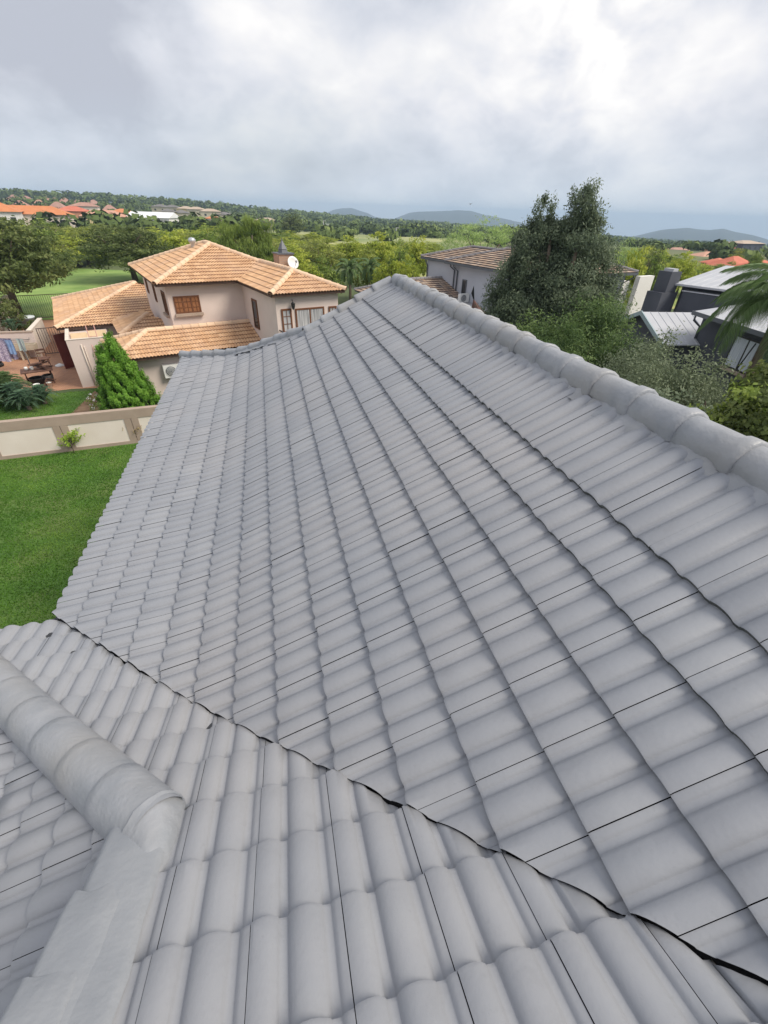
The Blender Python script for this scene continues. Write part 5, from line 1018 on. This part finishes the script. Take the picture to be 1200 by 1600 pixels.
for (r0, r1, n) in ((165, 300, 420), (300, 420, 620), (420, 650, 900), (650, 1000, 1000), (1000, 1700, 1100), (1700, 3000, 1100)):
    for i in range(n):
        az = g.uniform(-27, 54); r = g.uniform(r0, r1)
        if (clearing(az, r) and g.random() > .22) or (az > 35 and r < 340 and g.random() > .35) or (-14 < az < -2 and 225 < r < 430 and g.random() > .3): continue
        if r > 900 and az < -6: continue
        w = g.uniform(5, 9) if r < 700 else g.uniform(9, 18); h = w * g.uniform(.55, .95) if r < 700 else g.uniform(6, 10)
        if (-24 < az < -3 and 200 < r < 430) or (az > 35 and r < 340) or clearing(az, r): h *= 0.5
        far_blob(r * math.sin(R_(az)), r * math.cos(R_(az)), h, w, 60 if r < 420 else (38 if r < 800 else 24))
for i in range(90):
    az = g.uniform(-25, -2); r = g.uniform(690, 760); far_blob(r * math.sin(R_(az)), r * math.cos(R_(az)), g.uniform(6, 10), g.uniform(8, 14), 40)
o = link(npmesh('far_woodland', np.concatenate(VV), np.concatenate(FF), attr_mat('far_leaf', [(0, (0.045, 0.07, 0.024)), (.5, (0.10, 0.14, 0.042)), (1, (0.20, 0.25, 0.08))], .8, spec=.1), rnd=np.concatenate(TT_)), 'far_woodland'); tag(o, kind='stuff')
o['label'] = 'far woodland covering the plain and low rise to the horizon'; o['category'] = 'woodland'

def far_house(px, top, r, w, d, rot, wall, roofm, label, group=None, rh=0.35, floors=1, cat='house', win=4, kind='hip', minh=3.0, wallfix=None):
    p = rp(px, top, r); z0 = terr(p[0], p[1]); H = p[2] - z0; rise = min(w, d) / 2 * rh; hw = max(minh, H - rise); z0 = p[2] - rise - hw
    e = empty('far_house', (p[0], p[1], z0), R_(rot), label, cat, group); m = MB(); m.bx(-w / 2, w / 2, -d / 2, d / 2, -3, hw); m.build('wall', wall, e)
    m = MB(); x, y = w / 2 + .5, d / 2 + .5
    if kind == 'hip':
        k = min(x, y); R1 = (-(x - k), 0) if x > y else (0, -(y - k)); R2 = ((x - k), 0) if x > y else (0, (y - k)); vs = [(-x, -y, hw), (x, -y, hw), (x, y, hw), (-x, y, hw), (*R1, hw + rise), (*R2, hw + rise)]
        m.add(vs, [(0, 1, 5, 4), (2, 3, 4, 5), (1, 2, 5), (3, 0, 4)] if x > y else [(0, 1, 4), (1, 2, 5, 4), (2, 3, 5), (3, 0, 4, 5)])
    elif kind == 'gable': m.prism([(-y, hw), (y, hw), (0, hw + rise)], 'x', -x, x)
    else: m.bx(-x, x, -y, y, hw, hw + .3)
    m.build('roof', roofm, e); n = win
    for i in range(n):
        for fl in range(floors):
            m = MB(); xx = -w / 2 + w * (i + .5) / n; z1 = hw - 1.2 - 2.7 * fl; m.bx(xx - .6, xx + .6, -d / 2 - .05, -d / 2 - .005, z1 - 1.1, z1); m.build('window', GLASS, e)
    return e
OR = mat('orange_roof', (0.52, 0.19, 0.075), (0.58, 0.225, 0.095), .6, .85); RED = mat('red_roof', (0.50, 0.14, 0.085), (0.56, 0.18, 0.11), .6, .85); PKR = mat('faded_pink_roof', (0.36, 0.19, 0.15), (0.42, 0.25, 0.19), .5, .9); TANR = mat('tan_roof', (0.42, 0.33, 0.25), (0.48, 0.38, 0.3), .5, .9)
BRW = mat('orange_brick_wall', (0.45, 0.22, 0.13), (0.5, 0.26, 0.16), .7, .9); YEL = mat('pale_yellow_wall', (0.62, 0.50, 0.27), (0.66, 0.55, 0.32), .5, .9); BEI = mat('beige_wall', (0.52, 0.47, 0.34), (0.57, 0.52, 0.40), .5, .9); DKR = mat('dark_grey_roof', (0.14, 0.13, 0.13), (0.19, 0.18, 0.17), .5, .9); WHR = mat('white_sheet_roof', (0.78, 0.79, 0.80), rough=.5)
far_house(45, 321, 185, 20, 9, 12, CREAMW, OR, 'long orange-roofed house at the left edge beyond the trees', rh=.45); far_house(-18, 312, 178, 12, 10, 15, WHITEW, OR, 'orange-roofed house wing cut by the left edge', rh=.5)
far_house(160, 328, 230, 16, 9, 12, YEL, mat('salmon_roof', (0.50, 0.27, 0.19), (0.55, 0.31, 0.22), .6, .9), 'salmon-roofed house with pale yellow wall', rh=.45, floors=1)
far_house(195, 338, 215, 9, 8, 14, BRW, BRW, 'flat-topped orange brick house next to the salmon-roofed one', kind='flat', floors=1, win=3)
far_house(238, 331, 240, 17, 11, -14, WHITEW, WHR, 'white building with bright white sheet roof', rh=.35, kind='gable', win=3); far_house(218, 335, 232, 8, 9, -14, mat('grey_shed', (0.36, 0.38, 0.38)), WHR, 'small white-roofed shed left of the white building', kind='gable', win=1)
far_house(112, 322, 240, 12, 9, 20, BRW, RED, 'red-roofed house left of the salmon-roofed house'); far_house(130, 316, 300, 12, 9, 8, CREAMW, PKR, 'faded pink-roofed house above the red-roofed house'); far_house(190, 326, 290, 11, 9, 5, BRW, OR, 'orange-roofed house behind the orange brick house')
for i, (px, tp, r, wd) in enumerate([(250, 319, 400, 10), (268, 320, 390, 10), (290, 322, 380, 10), (306, 323, 375, 11), (328, 326, 350, 12), (262, 326, 330, 9), (283, 328, 330, 9), (350, 331, 350, 10)]):
    far_house(px, tp, r, wd, 8, -10 + i * 3, YEL if i % 3 == 2 else BEI, [DKR, TANR][i in (2, 3, 4)], 'beige townhouse with %s roof, %s in the distant row left of centre' % ('tan' if i in (2, 3, 4) else 'dark', ['leftmost at the back', 'second at the back', 'third at the back', 'fourth at the back', 'rightmost but one', 'leftmost in front', 'middle in front', 'rightmost'][i]), '%s-roofed townhouses in the distance' % ('tan' if i in (2, 3, 4) else 'dark'), floors=2, win=2, minh=6.5, rh=.35)
far_house(333, 337, 290, 8, 7, 10, CREAMW, OR, 'tiny orange-roofed house before the townhouses'); far_house(415, 340, 330, 15, 10, 5, BEI, TANR, 'lone grey-tan roofed house among trees left of the single round tree')
for i, (px, tp, r) in enumerate([(20, 304, 560), (40, 306, 570), (70, 307, 540), (85, 309, 560), (100, 309, 530), (120, 312, 520), (145, 312, 540), (60, 312, 450), (88, 315, 430), (140, 318, 430), (30, 313, 440), (170, 320, 400)]):
    far_house(px, tp, r, 11, 9, i * 17 % 40 - 20, mat('dull_pink_wall', (0.36, 0.22, 0.17)) if i % 2 else BEI, PKR, ['first', 'second', 'third', 'fifth', 'sixth', 'seventh', 'ninth', 'fourth', 'lower', 'eighth', 'lowest left', 'last'][i] + ' faded pink-roofed house from the left on the distant wooded rise', 'pink-roofed houses on the distant rise', rh=.9, minh=4.5, win=2)
for i, (px, tp, r) in enumerate([(612, 350, 860), (628, 351.5, 850), (645, 353.5, 850), (664, 355, 860)]):
    far_house(px, tp, r, 30, 16, -14, WHITEW, WHR, ['first', 'second', 'third', 'last'][i] + ' long white shed from the left in the distant row by the hill', 'white sheds below the central hill', rh=.15, minh=7, win=0, kind='gable')
far_house(631, 350, 880, 12, 10, 0, WHITEW, RED, 'red-roofed house among the distant white sheds', minh=6, win=0)
for i, px in enumerate([676, 686, 696, 706, 716, 726, 736]):
    far_house(px, 356.5 + i * .9, 820, 13, 9, i * 9 - 20, mat('pink_wall', (0.55, 0.40, 0.33)), PKR, ['first', 'second', 'third', 'fourth', 'fifth', 'sixth', 'last'][i] + ' small pink house from the left in the row below the big hill', 'pink houses below the big hill', minh=5, win=0, rh=.4)
far_house(1150, 400, 125, 7.5, 6, 10, BRW, RED, 'bright red-roofed house above the pale metal roof', rh=.6, minh=3); far_house(1192, 406, 118, 6, 5, 10, BRW, RED, 'red roof wing at the right edge', rh=.45); far_house(1124, 403, 140, 5, 4.5, 10, BRW, RED, 'small red roof left of the bright red-roofed house', rh=.45)
far_house(1108, 393, 185, 8, 6, -5, BRW, mat('salmon_roof', (0.5, 0.27, 0.19)), 'salmon-roofed house between green trees at right', rh=.4); far_house(1058, 386.5, 260, 12, 7, 10, BRW, PKR, 'faded red roof beyond the yellow-green trees at right'); far_house(1126, 379, 290, 11, 8, 0, BRW, RED, 'red-roofed house left of the dark tan-roofed building', rh=.5)
far_house(1166, 375.5, 300, 15, 9, 8, mat('navy_wall', (0.05, 0.055, 0.085), (0.07, 0.075, 0.11), .3), TANR, 'large dark blue building with a tan roof at right', cat='building', rh=.25, floors=2, minh=7)
# lamp posts over the field
for px, tp, r in ((442, 347, 250), (505, 345, 300), (510, 351, 290), (619, 356, 260)):
    lbp = {442: 'leftmost', 505: 'taller middle', 510: 'shorter middle', 619: 'rightmost'}[px]
    p = rp(px, tp, r); z = terr(p[0], p[1]); e = empty('lamp_post', (p[0], p[1], z), 0, lbp + ' thin pale lamp post at the edge of the distant field', 'lamp post', 'lamp posts by the field'); h = p[2] - z
    m = MB(); m.tube([(0, 0, 0), (0, 0, h)], .16, 5); m.build('pole', mat('galvanised', (0.5, 0.5, 0.5)), e); m = MB(); m.box((.7, 0, h), (1.6, .35, .2)); m.build('lamp_head', mat('galvanised', (0.5, 0.5, 0.5)), e)
# hills
HM = mat('hill_bush', (0.022, 0.036, 0.034), (0.045, 0.062, 0.05), 0.02, .95)
def hill(name, pts, r, depth, base, seed, amp=4.0):
    """ridge line through lines of sight (px, py) at distance r, sloping down in front and behind"""
    xs = [p[0] for p in pts]; ys = [p[1] for p in pts]; n = 90; V = []; F = []; nr = 16
    for j in range(nr + 1):
        t = -1 + 2 * j / nr
        for i in range(n + 1):
            px = xs[0] + (xs[-1] - xs[0]) * i / n; q = rp(px, np.interp(px, xs, ys) - 2.2 * math.sin(math.pi * i / n), r); u = q[:2] / r; rr_ = r + depth * t; x, y = u * rr_
            crest = q[2]; k = math.cos(t * math.pi / 2) ** 1.1; z = base + (crest - base) * k; z += amp * mn.noise(Vector((x * .004, y * .004, seed))) * k + amp * .6 * mn.noise(Vector((x * .015, y * .015, seed))) * k
            V.append((x, y, z))
    for j in range(nr):
        for i in range(n): F.append((j * (n + 1) + i, j * (n + 1) + i + 1, (j + 1) * (n + 1) + i + 1, (j + 1) * (n + 1) + i))
    return tag(link(npmesh(name, V, F, HM, smooth=True), name), kind='structure')
hill('hills', [(488, 345), (505, 336), (520, 330), (535, 327.5), (548, 327), (560, 330), (572, 333.5), (585, 339), (600, 345)], 3600, 700, -95, 1)
hill('hills', [(590, 350), (608, 345), (622, 340), (640, 334.5), (655, 332.5), (680, 332), (700, 331), (715, 330.5), (735, 332), (755, 337), (780, 342), (810, 348), (840, 355), (870, 362)], 3300, 900, -110, 2)
hill('hills', [(960, 376), (985, 371), (1010, 366), (1030, 362), (1050, 359), (1075, 358), (1095, 361), (1110, 362), (1130, 360), (1150, 365), (1175, 368), (1200, 375), (1230, 382)], 3000, 700, -150, 3)
hill('hills', [(322, 327), (333, 321), (345, 315), (354, 319.5), (366, 327)], 3900, 300, -60, 4, 1.5)
hill('hills', [(285, 322), (292, 318), (298, 316), (304, 319), (312, 324)], 4200, 300, -55, 5, 1.5)
# a bird over the hills
p = rp(735, 319, 60); br = empty('bird', p, R_(40), 'tiny dark bird flying above the blue hills', 'bird'); m = MB(); m.tube([(-.16, 0, 0), (-.05, 0, .01), (.08, 0, .01), (.15, 0, 0)], [.012, .04, .035, .01], 6)
m.add([(-.05, 0, .02), (.06, 0, .02), (.0, .28, .10), (-.05, .14, .07), (.06, -.0, .02), (-.0, -.28, .10), (-.05, -.14, .07)], [(0, 1, 2, 3), (0, 6, 5, 1)]); m.build('body', mat('bird_black', (0.03, 0.03, 0.03)), br)
# haze: even pale air over the whole valley
HZ = True
if HZ:
    m = MB(); m.bx(-2600, 5200, -60, 5400, -205, 48); hzo = m.build('haze', mat('haze_air', (1, 1, 1))); tag(hzo, kind='stuff'); hzo['label'] = 'pale blue haze over the plain'; hzo['category'] = 'haze'
    t = hzo.data.materials[0].node_tree; t.nodes.remove(t.nodes['Principled BSDF']); pv = t.nodes.new('ShaderNodeVolumePrincipled'); pv.inputs['Color'].default_value = (0.60, 0.79, 1.0, 1); pv.inputs['Density'].default_value = 0.00030; pv.inputs['Anisotropy'].default_value = 0.0
    t.links.new(pv.outputs[0], t.nodes['Material Output'].inputs['Volume'])
SC.cycles.volume_bounces = 0
